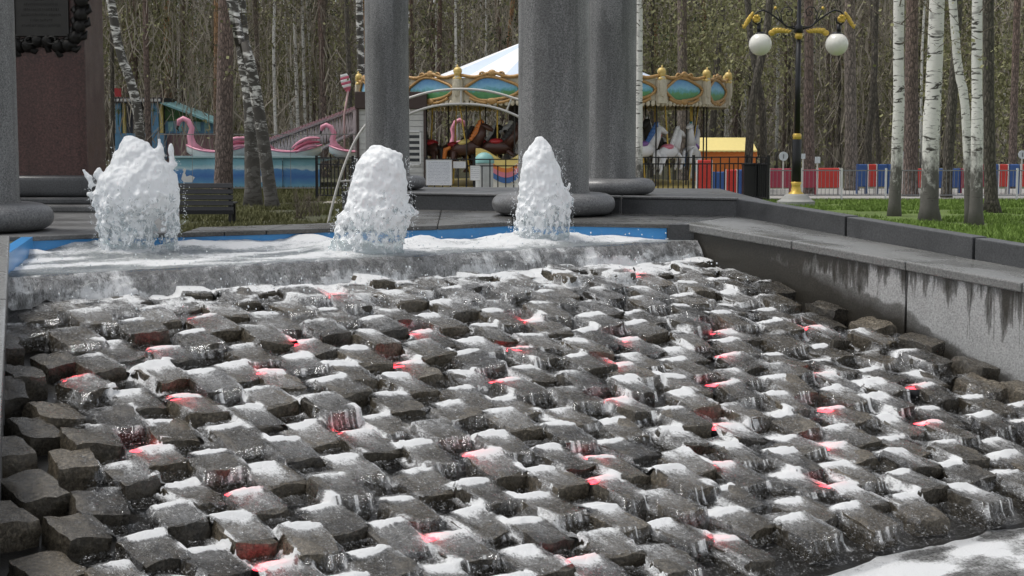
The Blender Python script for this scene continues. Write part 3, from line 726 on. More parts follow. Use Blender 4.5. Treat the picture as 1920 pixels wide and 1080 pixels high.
# ---- foam jets
def jet(name, px0, py0, rows, extra, gaps, label, seed, bodies=None, vox=.0105):
    bodies = bodies or [rows]
    p0 = onZ(px0, py0, ZW); Y0 = p0[1]; s = (Y0 * math.cos(PITCH)) / FPX
    r = random.Random(seed); mb = MB()
    ys = [q[0] for q in rows]
    def prof(y):
        return np.interp(y, ys, [q[1] for q in rows]), np.interp(y, ys, [q[2] for q in rows])
    def ball(x, y, dep, rad):
        mb.ell(((x - px0) * s, dep, (py0 - y) * s), (rad * s, rad * s, rad * s * r.uniform(.9, 1.5)), 8, 5)
    n = 0; tries = 0
    while n < 620 and tries < 9000:
        tries += 1; y = r.uniform(ys[0], ys[-1] + 8); x0, x1 = prof(y); low = (y - ys[0]) / (ys[-1] - ys[0])
        if low < .45: continue
        rad = r.uniform(2.4, 6.5) * (1 - .35 * low)
        if x1 - x0 < 2.2 * rad: rad = (x1 - x0) / 2.3
        hw = (x1 - x0) / 2 - rad * .9; c = (x0 + x1) / 2
        th = r.uniform(0, 2 * PI); k = r.uniform(.8, 1.05)
        x = c + hw * k * math.cos(th); dep = .75 * hw * s * k * math.sin(th)
        if any(g[0] < x < g[1] and g[2] < y < g[3] for g in gaps): continue
        ball(x, y, dep, rad); n += 1
    for x, y, rad in extra: ball(x, y, 0, rad)
    for body in bodies:
        by = [q[0] for q in body]; yy = np.linspace(by[0], by[-1] + 6, 40); m = 20; o0 = len(mb.v)
        for y in yy:
            x0, x1 = np.interp(y, by, [q[1] for q in body]), np.interp(y, by, [q[2] for q in body]); c = (x0 + x1) / 2; hw = (x1 - x0) / 2 * .93
            for k in range(m): a = 2 * PI * k / m; mb.v.append(((c + hw * math.cos(a) - px0) * s, .75 * hw * math.sin(a) * s, (py0 - y) * s))
        for i in range(39):
            for k in range(m): mb.f.append((o0 + i * m + k, o0 + (i + 1) * m + k, o0 + (i + 1) * m + (k + 1) % m, o0 + i * m + (k + 1) % m))
        mb.f.append(tuple(o0 + k for k in range(m))); mb.f.append(tuple(o0 + 39 * m + k for k in range(m - 1, -1, -1)))
    me = mb.mesh(name, None); o = link(name, me)
    m = o.modifiers.new('r', 'REMESH'); m.mode = 'VOXEL'; m.voxel_size = vox
    sm = o.modifiers.new('s', 'SMOOTH'); sm.factor = .5; sm.iterations = 7
    dg = bpy.context.evaluated_depsgraph_get(); me2 = bpy.data.meshes.new_from_object(o.evaluated_get(dg)); o.modifiers.clear(); o.data = me2; bpy.data.meshes.remove(me)
    me2.name = name
    nv = len(me2.vertices); co = np.empty(nv * 3, np.float32); me2.vertices.foreach_get('co', co); co = co.reshape(-1, 3)
    no = np.empty(nv * 3, np.float32); me2.vertices.foreach_get('normal', no); no = no.reshape(-1, 3)
    dp = np.empty(nv); off = Vector((seed * 3.1, 5, 2))
    for i in range(nv):
        c = Vector(co[i]); lo = 1 - min(1, max(0, c.z / ((py0 - ys[0]) * s)))
        dp[i] = .016 * mnoise.noise(off + c * 10) + .007 * mnoise.noise(off + c * 24) + .007 * mnoise.noise(off + Vector((c.x * 30, c.y * 30, c.z * 7))) + (.003 + .012 * lo) * mnoise.noise(off + Vector((c.x * 40, c.y * 40, c.z * 24))) + (.001 + .005 * lo) * mnoise.noise(off + c * 75)
    co = co + no * dp[:, None]; me2.vertices.foreach_set('co', co.astype(np.float32).ravel()); me2.update()
    lowv = np.clip(1 - (co[:, 2] / ((py0 - ys[0]) * s)) * 1.08, 0, 1)
    at = me2.attributes.new('low', 'FLOAT', 'POINT'); at.data.foreach_set('value', lowv.astype(np.float32))
    me2.materials.clear(); me2.materials.append(M['jet']); me2.shade_smooth()
    o.location = p0.tolist(); tag(o, label, 'water jet', 'foaming fountain jets'); return o, p0, s
J1 = [(255, 238, 262), (265, 227, 280), (285, 216, 305), (310, 205, 328), (335, 180, 338), (365, 172, 343), (400, 176, 343), (440, 182, 338), (476, 186, 330)]
J2 = [(272, 702, 720), (285, 684, 748), (300, 670, 760), (320, 663, 765), (350, 652, 767), (380, 646, 770), (400, 636, 778), (420, 628, 772), (450, 618, 764), (476, 610, 760)]
J3 = [(257, 1006, 1018), (268, 996, 1030), (290, 979, 1042), (320, 972, 1053), (350, 971, 1060), (370, 970, 1066), (400, 964, 1072), (430, 960, 1070), (456, 956, 1072)]
jets = []
jets.append(jet('fountain_jet', 252, 476, J1, [(303, 262, 5), (304, 270, 6), (305, 280, 8), (307, 292, 9), (325, 275, 5), (326, 283, 6), (327, 296, 8), (328, 308, 10), (160, 320, 4), (164, 327, 4.5), (169, 335, 6), (174, 345, 8), (190, 318, 5), (186, 328, 7), (168, 364, 3), (175, 362, 4)],
    [(296, 313, 380, 446), (228, 240, 440, 470), (248, 255, 448, 470)], 'broad ragged white water jet in front of the maroon pedestal', 3,
    [[q for q in J1 if q[0] < 360] + [(375, 176, 342), (392, 190, 330), (408, 214, 300), (420, 235, 270)], [(335, 182, 300), (370, 177, 298), (440, 184, 292), (476, 188, 290)], [(325, 300, 336), (370, 308, 343), (440, 312, 336), (476, 314, 330)]]))
jets.append(jet('fountain_jet', 690, 474, J2, [(742, 290, 7), (750, 293, 6), (779, 398, 6), (783, 398, 5), (772, 396, 8)], [], 'wide-based white water jet in front of the second granite column', 5))
jets.append(jet('fountain_jet', 1016, 455, J3, [(1067, 345, 3.5), (1066, 352, 4), (1070, 378, 7), (1075, 378, 5), (1064, 365, 6)], [], 'tall narrow white water jet in front of the thickest granite column', 8))
# droplets thrown round the jets and along the foot of the weir
def droplets():
    mb = MB(); r = random.Random(4)
    def drop(p, q): mb.ell(p, (q, q, q * r.uniform(1, 1.5)), 6, 4)
    for (o, p0, s), rows in zip(jets, (J1, J2, J3)):
        for _ in range(320):
            y = r.uniform(rows[0][0] + 20, rows[-1][0]); row = min(rows, key=lambda t: abs(t[0] - y)); c = (row[1] + row[2]) / 2; hw = (row[2] - row[1]) / 2
            px = c + r.choice((-1, 1)) * (hw + abs(r.gauss(0, 5))); pp = atY(px, y, p0[1] + r.uniform(-.25, .25)); drop(pp, r.uniform(.0012, .0035))
    for _ in range(420):
        a = r.uniform(-6.1, -.2); d = r.uniform(.1, .95); drop(cas(a, d, zs(d) + abs(r.gauss(.03, .055))), r.uniform(.0025, .0075))
    for _ in range(160):
        a = r.uniform(-6.1, -.1); d = r.uniform(-.5, .05); drop(cas(a, d, ZW + abs(r.gauss(.0, .05))), r.uniform(.0025, .007))
    tag(mb.build('splash_droplets', M['drop'], None, True), 'bright droplets thrown up by the jets and the weir', kind='stuff')
droplets()

# ---- granite columns on ring bases
def column(px, Y, dia, label, zb=.905):
    X = gx(px, Y); t = empty('granite_column', (X, Y, zb)); r = dia / 2; k = dia / .72
    mb = MB(); mb.lathe([(r * 1.03, .0), (r * 1.03, .23 * k), (r, .26 * k), (r * .995, 2.2), (r * .97, 4.5)], n=56); mb.build('shaft', M['granite'], t, True)
    prof = [(r * .9, .001)] + [(r * 1.08 + .24 * k * max(0.0, math.sin(a)) ** .55, .115 * k - .114 * k * math.cos(a)) for a in [PI * j / 14 for j in range(15)]] + [(r * .9, .2295 * k)]
    mb = MB(); mb.lathe(prof, n=56); mb.build('ring_base', M['granite_mid2'], t, True)
    mb = MB(); mb.lathe([(r * .97, 4.5), (r * 1.2, 4.58), (r * 1.35, 4.75), (r * 1.35, 4.9)], n=40); mb.build('capital', M['granite'], t)
    tag(t, label, 'column', 'granite columns round the pool'); return t
M['granite_mid2'] = granite('ring_granite', (.14, .14, .14), .42, 55, .35, .6, streak=False)
column(-50, 13.45, .74, 'grey granite column cut off by the left edge of the picture')
column(727, 24.0, .655, 'narrow distant granite column in front of the ticket booth')
column(1038, 16.2, .715, 'nearest thick granite column with wide ring base beside the right jet')
column(1143, 21.9, .71, 'granite column half hidden behind the thickest column')

# ---- monument
def monument():
    Y = 17.6; X = gx(104, Y); s = Y / FPX; r = 79 * s
    t = empty('monument', (X, Y, .905)); tag(t, 'maroon granite monument pedestal with a bronze plaque on a dark base', 'monument')
    h = .145
    def poly(k, ch=.16):
        q = [(1 - ch, -1), (1, -1 + ch), (1, 1 - ch), (1 - ch, 1), (-1 + ch, 1), (-1, 1 - ch), (-1, -1 + ch), (-1 + ch, -1)]
        return [(x * r * k, y * r * k) for x, y in q]
    mb = MB(); mb.prism(poly(1.95), 0, .075); bevel(mb.build('lower_step', M['granite_mid'], t), .02)
    mb = MB(); mb.prism(poly(1.5), .075, .145); bevel(mb.build('upper_step', M['granite_dark'], t), .02)
    mb = MB(); mb.prism(poly(1.17), h, h + .231); bevel(mb.build('ring_base', M['granite_dark'], t, True), .105, 6)
    mb = MB(); mb.prism(poly(1.0), h + .2, 3.4); bevel(mb.build('shaft', M['maroon'], t), .012)
    # plaque: flat board, raised frame, ribbon of oak leaves and lines of raised lettering
    def W3(x, y, out): return Vector(((x - 104) * s * .97, -(r + out), zz(y, Y - r) - .905))
    pl = empty('plaque', (0, 0, 0)); pl.parent = t
    mb = MB(); c = W3(110, 5, -.02); mb.box(c, (100 * s, .10, 122 * s)); bevel(mb.build('board', M['bronze'], pl), .01)
    mb = MB()
    x0, x1, y0, y1 = 60, 160, -56, 66
    for a, b in (((x0, y0), (x0, y1)), ((x1, y0), (x1, y1)), ((x0, y1), (x1, y1)), ((x0, y0), (x1, y0))): mb.beam(W3(*a, .04), W3(*b, .04), .018)
    mb.build('frame', M['bronze'], pl)
    q = random.Random(2)
    pts = [(38, -60), (35, -35), (34, -10), (36, 15), (37, 40), (42, 62), (52, 80), (72, 90), (92, 82), (110, 72), (128, 82), (148, 90), (166, 80), (177, 60), (182, 40), (184, 15), (185, -10), (184, -35), (181, -60)]
    for j in range(len(pts) - 1):
        mb = MB(); a, b = W3(*pts[j], -.03), W3(*pts[j + 1], -.03); mid = (a + b) / 2 + Vector((0, -.05, 0))
        mb.tube([a + Vector((0, .03, 0)), mid, b + Vector((0, .0, 0))], [.05, .075, .066], 12)
        tv_ = (b - a).normalized(); sd_ = Vector((-tv_.z, 0, tv_.x))
        for e in (-1, 1): mb.tube([mid + sd_ * .03 * e, mid + sd_ * .085 * e + tv_ * .05 + Vector((0, .03, 0)), mid + sd_ * .07 * e + tv_ * .12 + Vector((0, .045, 0))], [.03, .034, .008], 7); mb.build('leaf_ribbon', M['bronze'], pl, True)
    for cx in (90, 130):
        mb = MB(); mb.tube([W3(cx + 12 * math.cos(a) * (1 - a / 14), 76 + 7 * math.sin(a), .06) for a in np.linspace(0, 6.6, 18)], .009, 6); mb.build('scroll', M['bronze'], pl, True)
    for j, (yy, hw) in enumerate(((-32, 34), (-22, 28), (-12, 36), (-2, 24), (8, 30), (18, 32), (28, 37), (38, 20), (48, 35))):
        mb = MB(); x = 110 - hw
        while x < 110 + hw:
            w = q.uniform(2, 3.4); mb.box(W3(x, yy + q.uniform(-.4, .4), .031), (w * s * .7, .012, q.uniform(3, 5) * s)); x += w + (2.5 if q.random() < .14 else .6)
        mb.build('lettering', M['bronze'], pl)
monument()

# ================================================================== THE PARK BEHIND
# ---- forest
def quads(name, n, pos, size, mat, seed, vert=.6, tone=None, label=None):
    rs_ = np.random.RandomState(seed); P = pos(rs_, n)
    th = rs_.rand(n) * 2 * PI; el = (rs_.rand(n) - .5) * PI * (1 - vert); 
    L = size[0] * (.5 + rs_.rand(n)); Wd = size[1] * (.5 + rs_.rand(n))
    # long axis mostly upright, short axis roughly level
    ax = np.stack([np.sin(el) * np.cos(th), np.sin(el) * np.sin(th) * .5, np.cos(el)], -1)
    ph = rs_.rand(n) * 2 * PI; b = np.stack([np.cos(ph), np.sin(ph), np.zeros(n)], -1); b = b - (b * ax).sum(1)[:, None] * ax; b /= np.linalg.norm(b, axis=1)[:, None] + 1e-9
    c = np.stack([P - ax * L[:, None] / 2 - b * Wd[:, None] / 2, P - ax * L[:, None] / 2 + b * Wd[:, None] / 2, P + ax * L[:, None] / 2 + b * Wd[:, None] / 2, P + ax * L[:, None] / 2 - b * Wd[:, None] / 2], 1)
    t = tone(rs_, P) if tone else rs_.rand(n)
    o = mesh_np(name, c.reshape(-1, 3), np.arange(n * 4).reshape(n, 4), mat, {'tone': np.repeat(t, 4)}, smooth=False)
    if label: tag(o, label, kind='stuff')
    return o
def patch(x, y, s, seed): return fbm(x * s + 500, y * s + 500, seed, 4)
def wedge(Y0, Y1, z0, z1, zp=1.0, clump=None):
    def f(rs_, n):
        out = np.zeros((0, 3))
        while len(out) < n:
            m = n * 2; Y = Y0 + (Y1 - Y0) * rs_.rand(m); X = (rs_.rand(m) - .5) * .82 * Y; Z = z0 + (z1 - z0) * rs_.rand(m) ** zp
            P = np.stack([X, Y, Z], -1)
            if clump == 0: P = P[Z < 6.5 + 22 * (fbm(X * .11 + 60, Y * .05 + 60, 33, 3) - .28)]
            if clump: P = P[fbm(X * clump + 300, Z * clump * .7 + Y * clump * .5 + 300, 61, 3) > .46]
            out = np.concatenate([out, P])
        return out[:n]
    return f
def tonef(sd): return lambda r, P: np.clip(.9 * fbm(P[:, 0] * .12 + 200, P[:, 2] * .12 + 200, sd, 3) - .1 + .5 * r.rand(len(P)), 0, 1)
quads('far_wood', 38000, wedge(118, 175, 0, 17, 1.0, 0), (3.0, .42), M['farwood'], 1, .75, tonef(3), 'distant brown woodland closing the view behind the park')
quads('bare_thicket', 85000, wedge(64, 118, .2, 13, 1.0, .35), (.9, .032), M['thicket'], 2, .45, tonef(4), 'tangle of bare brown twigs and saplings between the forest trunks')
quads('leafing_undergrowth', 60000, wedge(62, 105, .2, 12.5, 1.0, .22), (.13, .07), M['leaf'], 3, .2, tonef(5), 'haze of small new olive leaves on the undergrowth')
def right_leaves(rs_, n):
    c = [(gx(1250, 66), 66, 6.0, 3.0, 3.2), (gx(1410, 58), 58, 6.2, 2.2, 2.4), (gx(1330, 70), 70, 4.6, 3.0, 2.0), (gx(1880, 60), 60, 3.2, 2.8, 2.2), (gx(1650, 72), 72, 3.4, 3, 2), (gx(1800, 70), 70, 5.5, 4, 2.2), (gx(520, 72), 72, 5.0, 3.0, 2.4), (gx(270, 70), 70, 6, 2.2, 2.2)]
    k = rs_.randint(0, len(c), n); C = np.array(c)[k]; g = rs_.randn(n, 3) * .55
    return np.stack([C[:, 0] + g[:, 0] * C[:, 3], C[:, 1] + g[:, 1] * 2, np.maximum(.3, C[:, 2] + g[:, 2] * C[:, 4])], -1)
quads('leafing_saplings', 30000, right_leaves, (.11, .07), M['leaf'], 9, .2, tonef(6), 'patches of fresh yellow-green leaves on young trees')

def trunk_mesh(pts, r0, mat, seed, n=14, taper=.35, flare=.5, seglen=.5):
    r = random.Random(seed); P = [Vector(p) for p in pts]
    out = []; rad = []
    tot = sum((P[i + 1] - P[i]).length for i in range(len(P) - 1)); run = 0
    for i in range(len(P) - 1):
        L = (P[i + 1] - P[i]).length; k = max(2, int(L / seglen))
        for j in range(k + (1 if i == len(P) - 2 else 0)):
            t = j / k
            p0, p1, p2, p3 = P[max(i - 1, 0)], P[i], P[i + 1], P[min(i + 2, len(P) - 1)]
            c = .5 * ((2 * p1) + (-p0 + p2) * t + (2 * p0 - 5 * p1 + 4 * p2 - p3) * t * t + (-p0 + 3 * p1 - 3 * p2 + p3) * t ** 3)
            h = run + L * t; out.append(c); rad.append(r0 * (1 - taper * h / tot) * (1 + flare * math.exp(-max(0, h) / .28)))
        run += L
    mb = MB(); mb.tube(out, rad, n)
    off = Vector((seed * 7.3, seed, 0))
    for i, v in enumerate(mb.v):
        ax = out[min(i // n, len(out) - 1)]; d = Vector(v) - ax
        k = 1 + .10 * mnoise.noise(off + Vector(v) * 2.2) + .06 * mnoise.noise(off + Vector(v) * 7) + (.22 * mnoise.noise(off + Vector((d.x * 9, d.y * 9, 0))) * math.exp(-max(0, v[2]) / .4) if r0 > .1 else 0)
        mb.v[i] = tuple(ax + d * k)
    return mb.mesh('trunk', mat, True)
def twig_crown(seed, zlo, zhi, n, spread, up=.5, r0=.02, mat='twig', leaves=0, leafmat='leaf'):
    r = random.Random(seed); mb = MB(); tones = []
    tips = []
    for _ in range(n):
        z = zlo + (zhi - zlo) * r.random() ** .8; a = r.uniform(0, 2 * PI); L = spread * r.uniform(.35, 1) * (1.15 - .6 * (z - zlo) / (zhi - zlo))
        p = Vector((0, 0, z)); d = Vector((math.cos(a), math.sin(a), up * r.uniform(.2, 1.4))).normalized(); pts = [p]
        for k in range(5):
            d = (d + Vector((r.uniform(-.35, .35), r.uniform(-.35, .35), r.uniform(-.35, .28)))).normalized(); pts.append(pts[-1] + d * L / 5)
        rr_ = r0 * r.uniform(.6, 1.3); mb.tube(pts, [rr_ * (1 - .16 * k) for k in range(6)], 4, False)
        tips += pts[2:]
        for k in (2, 3, 4):
            for _q in range(2):
                d2 = (d + Vector((r.uniform(-1, 1), r.uniform(-1, 1), r.uniform(-.9, .5)))).normalized(); l2 = L * r.uniform(.2, .42)
                e = pts[k] + d2 * l2 * .5; f = e + (d2 + Vector((0, 0, -.35))).normalized() * l2 * .5
                mb.tube([pts[k], e, f], [rr_ * .45, rr_ * .35, rr_ * .2], 3, False); tips += [e, f]
    nb = len(mb.v)
    for _ in range(leaves):
        p = r.choice(tips) + Vector((r.gauss(0, .12), r.gauss(0, .12), r.gauss(0, .12))); s = r.uniform(.03, .06)
        a = Vector((r.gauss(0, 1), r.gauss(0, 1), r.gauss(0, 1))).normalized() * s; b = a.orthogonal().normalized() * s * .8
        mb.add([p - a, p + b, p + a, p - b], [(0, 1, 2, 3)])
    me = mb.mesh('crown', M[mat]); 
    if leaves:
        me.materials.append(M[leafmat])
        mi = np.zeros(len(me.polygons), np.int32); mi[len(mb.f) - leaves:] = 1; me.polygons.foreach_set('material_index', mi)
    at = me.attributes.new('tone', 'FLOAT', 'POINT'); at.data.foreach_set('value', np.random.RandomState(seed).rand(len(mb.v)).astype(np.float32))
    return me
CR = {'birch': [twig_crown(k, 3.2, 12, 46, 2.2, .55, .012, 'twig', 500) for k in (1, 2)],
      'pine': [twig_crown(k, 4.5, 15.5, 34, 2.2, .15, .014, 'twig', 700, 'needle') for k in (3, 4)],
      'bare': [twig_crown(k, 2.2, 11, 26, 2.2, .6, .011) for k in (5, 6)]}
def tree(name, label, px, Y, wpx, top, mat, crown, seed, mids=None, cat='tree', group=None, H=14.5, flare=.35):
    """a tree standing at image column px on the ground at distance Y; top = column its stem reaches at the upper picture edge"""
    X = gx(px, Y); t = empty(name, (X, Y, 0)); ztop = zz(0, Y); dx = (top - px) / FPX * Y
    pts = [(0, 0, -.15)]
    for (mx, my) in (mids or []): pts.append(((mx - px) / FPX * Y, 0, zz(my, Y)))
    pts += [(dx, .1, ztop), (dx * H / ztop * .8, .3, H)]
    link('trunk', trunk_mesh(pts, wpx / 2 / FPX * Y, M[mat], seed, flare=flare, taper=.55), t)
    c = link('crown', CR[crown][seed % 2], t); c.rotation_euler[2] = seed * 1.7; c.location = (dx * .7, 0, 0)
    tag(t, label, cat, group); return t
T = tree
T('birch_tree', 'slender birch leaning left behind the broad water jet', 272, 42, 20, 214, 'birch_d', 'birch', 1, [(262, 215), (248, 150)])
T('pine_tree', 'bright orange pine trunk above the green gabled roof', 318, 74, 17, 319, 'pine_o', 'pine', 2)
T('pine_tree', 'pale grey pine trunk just right of the orange one', 333, 78, 10, 331, 'pine', 'pine', 3)
T('pine_tree', 'thin orange-brown pine hugging the big trunk behind the bench', 405, 66, 11, 410, 'pine_o', 'pine', 4)
T('pine_tree', 'thick scaly pine trunk behind the grey bench', 418, 46.5, 36, 428, 'pine_r', 'pine', 5, flare=.15)
T('birch_tree', 'old black-and-white birch standing upright right of the bench', 473, 39.5, 31, 452, 'birch_d', 'birch', 6, [(474, 300), (471, 180)])
T('birch_tree', 'dark birch stem leaning left over its upright neighbour', 511, 37.5, 25, 438, 'birch_d', 'birch', 7, [(497, 280), (480, 160), (462, 80)])
T('birch_tree', 'hair-thin white birch leaning left above the flamingo ride', 553, 72, 6, 537, 'birch', 'birch', 8, group=None)
T('birch_tree', 'straight white birch above the lattice track, left of a pair', 562, 68, 8, 555, 'birch', 'birch', 9)
T('birch_tree', 'straight white birch above the lattice track, right of a pair', 575, 68, 7, 570, 'birch', 'birch', 10)
T('pine_tree', 'reddish pine trunk above the middle of the lattice track', 612, 66, 13, 603, 'pine_r', 'pine', 11)
T('dark_tree', 'dark bare trunk just left of the striped pink paddle', 662, 60, 11, 652, 'pine_d', 'bare', 12)
T('birch_tree', 'old birch pressed against the left edge of the distant column', 683, 50, 17, 676, 'birch_d', 'birch', 13)
T('pine_tree', 'pale reddish pine seen just right of the distant column', 776, 72, 10, 773, 'pine_r', 'pine', 14)
T('pine_tree', 'pinkish pine rising behind the carousel roof boards', 822, 70, 12, 826, 'pine_r', 'pine', 15)
T('birch_tree', 'thin birch rising behind the white carousel tent', 857, 66, 6, 855, 'birch', 'birch', 16)
T('birch_tree', 'clean white birch hugging the right side of the hidden column', 1198, 37, 15, 1197, 'birch', 'birch', 17)
T('pine_tree', 'thick pine trunk rising behind the right carousel boards', 1282, 60, 23, 1276, 'pine', 'pine', 18)
T('pine_tree', 'dark reddish pine between carousel and lamp post', 1330, 64, 14, 1352, 'pine_d', 'pine', 19, [(1340, 150)])
T('pine_tree', 'slim orange-tinged pine right of the thick carousel pine', 1312, 75, 9, 1318, 'pine_o', 'pine', 20)
T('dark_tree', 'dark slanting trunk in front of the orange stall', 1401, 47, 17, 1440, 'pine_d', 'bare', 21, [(1408, 200), (1424, 110)])
T('dark_tree', 'forked dark tree right of the orange stall', 1432, 50, 14, 1398, 'pine_d', 'bare', 22, [(1428, 210), (1412, 120)])
T('pine_tree', 'reddish pine trunk just right of the lamp post', 1518, 47, 21, 1512, 'pine_r', 'pine', 23)
T('pine_tree', 'pale pine trunk directly behind the lamp post', 1490, 68, 10, 1492, 'pine_o', 'pine', 24)
T('pine_tree', 'stout grey-brown pine behind the right globe lamp', 1597, 50, 25, 1588, 'pine', 'pine', 25)
T('dark_tree', 'bent dark tree forking behind the blue barriers', 1632, 56, 15, 1636, 'pine_d', 'bare', 26, [(1626, 270), (1634, 160)])
T('dark_tree', 'slim dark tree right beside the bent forked one', 1650, 60, 10, 1628, 'pine_d', 'bare', 27)
T('birch_tree', 'slim spotted birch, leftmost on the lawn', 1678, 34, 23, 1680, 'birch', 'birch', 28, [(1682, 200)])
T('pine_tree', 'reddish-brown pine between the two left lawn birches', 1708, 45, 28, 1704, 'pine_r', 'pine', 29)
T('birch_tree', 'thickest white birch on the lawn', 1745, 31.6, 34, 1751, 'birch', 'birch', 30, [(1744, 250)], flare=.5)
T('dark_tree', 'dark trunk between the thick birch and the twin birch', 1774, 44, 20, 1790, 'pine_d', 'pine', 31)
T('birch_tree', 'white birch with black scars, right stem of the lawn pair', 1832, 30.2, 24, 1826, 'birch', 'birch', 32, [(1830, 250)], flare=.5)
T('birch_tree', 'left-leaning spotted birch stem of the lawn pair', 1822, 31.0, 18, 1780, 'birch', 'birch', 33, [(1806, 200)], flare=.4)
T('pine_tree', 'dark pine with flared foot at the right end of the lawn', 1862, 35.5, 24, 1846, 'pine_d', 'pine', 34, [(1852, 250)], flare=.9)
T('pine_tree', 'dark brown pine at the right picture edge', 1897, 52, 16, 1899, 'pine_r', 'pine', 35)
T('pine_tree', 'dim reddish pine left of the left globe lamp', 1372, 72, 13, 1385, 'pine_r', 'pine', 36)
T('pine_tree', 'grey pine between the lamp arm and the stout pine', 1552, 72, 10, 1548, 'pine', 'pine', 37)
# the rest of the wood: individual trees that share their shapes
PM = {}
for kd, mt in (('pine', 'pine'), ('pine', 'pine_r'), ('pine', 'pine_o'), ('bare', 'pine_d'), ('birch', 'birch')):
    PM[mt] = [trunk_mesh([(0, 0, -.1), (rs.uniform(-.2, .2), 0, 5), (rs.uniform(-.5, .5), .2, 10), (rs.uniform(-.7, .7), 0, 16)], .17, M[mt], 60 + j, n=9, taper=.5, seglen=1.0) for j in range(3)]
rt = random.Random(21)
NAMES = {'pine': ('pine_tree', 'grey-brown pine trunk deep in the wood behind the rides', 'grey-brown pines of the wood'), 'pine_r': ('pine_tree', 'reddish pine trunk deep in the wood behind the rides', 'reddish pines of the wood'),
         'pine_o': ('pine_tree', 'orange-barked pine trunk deep in the wood behind the rides', 'orange pines of the wood'), 'pine_d': ('dark_tree', 'thin dark bare tree deep in the wood behind the rides', 'dark bare trees of the wood'), 'birch': ('birch_tree', 'thin white birch deep in the wood behind the rides', 'thin birches of the wood')}
for k in range(300):
    Y = 62 + 58 * rt.random() ** .9; X = rt.uniform(-.345, .345) * Y
    mt = rt.choices(['pine', 'pine_r', 'pine_o', 'pine_d', 'birch'], [5, 4, 1.6, 4, 4.5])[0]; nm, lb, gr = NAMES[mt]
    s = rt.uniform(.5, 1.15) * (.5 if mt in ('birch', 'pine_d') else .9)
    t = empty(nm, (X, Y, 0), rt.uniform(0, 6.28)); tr = link('trunk', rt.choice(PM[mt]), t); tr.scale = (s, s, 1)
    link('crown', rt.choice(CR['birch' if mt == 'birch' else 'bare' if mt == 'pine_d' else 'pine']), t)
    tag(t, lb, 'tree', gr)

# ---- grass blades, last year's leaves
def blades(name, n, region, h, mat, seed, label):
    rs_ = np.random.RandomState(seed); P = region(rs_, n); n = len(P); a = rs_.rand(n) * 2 * PI; hh = h * (.4 + .9 * rs_.rand(n)); w = .012 + .012 * rs_.rand(n)
    b = np.stack([np.cos(a), np.sin(a), np.zeros(n)], -1) * w[:, None]; tip = P + np.stack([rs_.randn(n) * .4 * hh, rs_.randn(n) * .4 * hh, hh], -1)
    co = np.stack([P - b, P + b, tip], 1).reshape(-1, 3)
    o = mesh_np(name, co, np.arange(n * 3).reshape(n, 3), mat, smooth=False); tag(o, label, kind='stuff')
def reg(px0, px1, Y0, Y1):
    def f(r, n):
        Y = Y0 + (Y1 - Y0) * r.rand(n); px = px0 + (px1 - px0) * r.rand(n); X = (px - 960) / FPX * Y
        k = fbm(X * .8 + 90, Y * .8 + 90, 17, 3) > .38; return np.stack([X, Y, np.zeros(n) + .004], -1)[k]
    return f
blades('lawn_grass', 60000, reg(1430, 2000, 22, 42), .085, M['blade_g'], 5, 'short fresh grass of the lawn')
blades('thin_grass', 40000, reg(300, 700, 25, 52), .10, M['blade_b'], 6, 'thin olive grass round the bench and birches')

# ---- bare shrub beside the arch
def shrub(px, Y, H, n, label, seed):
    r = random.Random(seed); t = empty('bare_shrub', (gx(px, Y), Y, 0)); 
    for k in range(n):
        mb = MB(); a = r.uniform(0, 6.28); d = Vector((math.cos(a) * .6, math.sin(a) * .4, 1.1)).normalized(); p = [Vector((r.uniform(-.12, .12), r.uniform(-.1, .1), 0))]
        for q in range(5): d = (d + Vector((r.uniform(-.3, .3), r.uniform(-.3, .3), r.uniform(-.1, .2)))).normalized(); p.append(p[-1] + d * H / 5)
        mb.tube(p, [.009 - .0013 * q for q in range(6)], 4)
        for q in (1, 2, 3, 4):
            e = p[q] + (d + Vector((r.uniform(-.9, .9), r.uniform(-.9, .9), .2))).normalized() * H * .3; mb.tube([p[q], e], [.005, .002], 3)
        o = mb.build('stem', M['twig'], t); at = o.data.attributes.new('tone', 'FLOAT', 'POINT'); at.data.foreach_set('value', np.full(len(mb.v), .45, np.float32))
    tag(t, label, 'shrub')
shrub(560, 33, .62, 16, 'low bare shrub left of the white arch foot', 3)
shrub(590, 34, .5, 12, 'smaller bare shrub in front of the black railing', 4)

# ---- park bench seen from behind
def bench():
    Y = 30.5; x0, x1 = gx(282, Y), gx(436, Y); t = empty('park_bench', ((x0 + x1) / 2, Y, 0)); w = x1 - x0
    for k in range(5):
        mb = MB(); z = .76 - k * .112; mb.box((0, -.02 + .022 * k, z), (w, .03, .092), rot=Matrix.Rotation(-.2, 3, 'X')); bevel(mb.build('back_slat', M['slat_grey'], t), .006)
    for k in range(4): mb = MB(); mb.box((0, .16 + .11 * k, .42), (w, .092, .03)); bevel(mb.build('seat_slat', M['slat_grey'], t), .006)
    mb = MB(); mb.beam((-w / 2, .07, .25), (w / 2, .07, .25), .05, .075); mb.build('rail', M['black_metal'], t)
    for s in (-1, 1):
        x = s * (w / 2 - .07)
        mb = MB(); mb.beam((x, .1, -.02), (x, .1, .42), .075, .06); mb.beam((x, .12, .4), (x, .0, .8), .05, .05); mb.build('leg', M['black_metal'], t)
        mb = MB(); mb.beam((x, .5, -.02), (x, .5, .41), .075, .06); mb.build('leg', M['black_metal'], t)
    tag(t, 'dark grey slatted park bench seen from behind, beside the broad jet', 'bench')
bench()

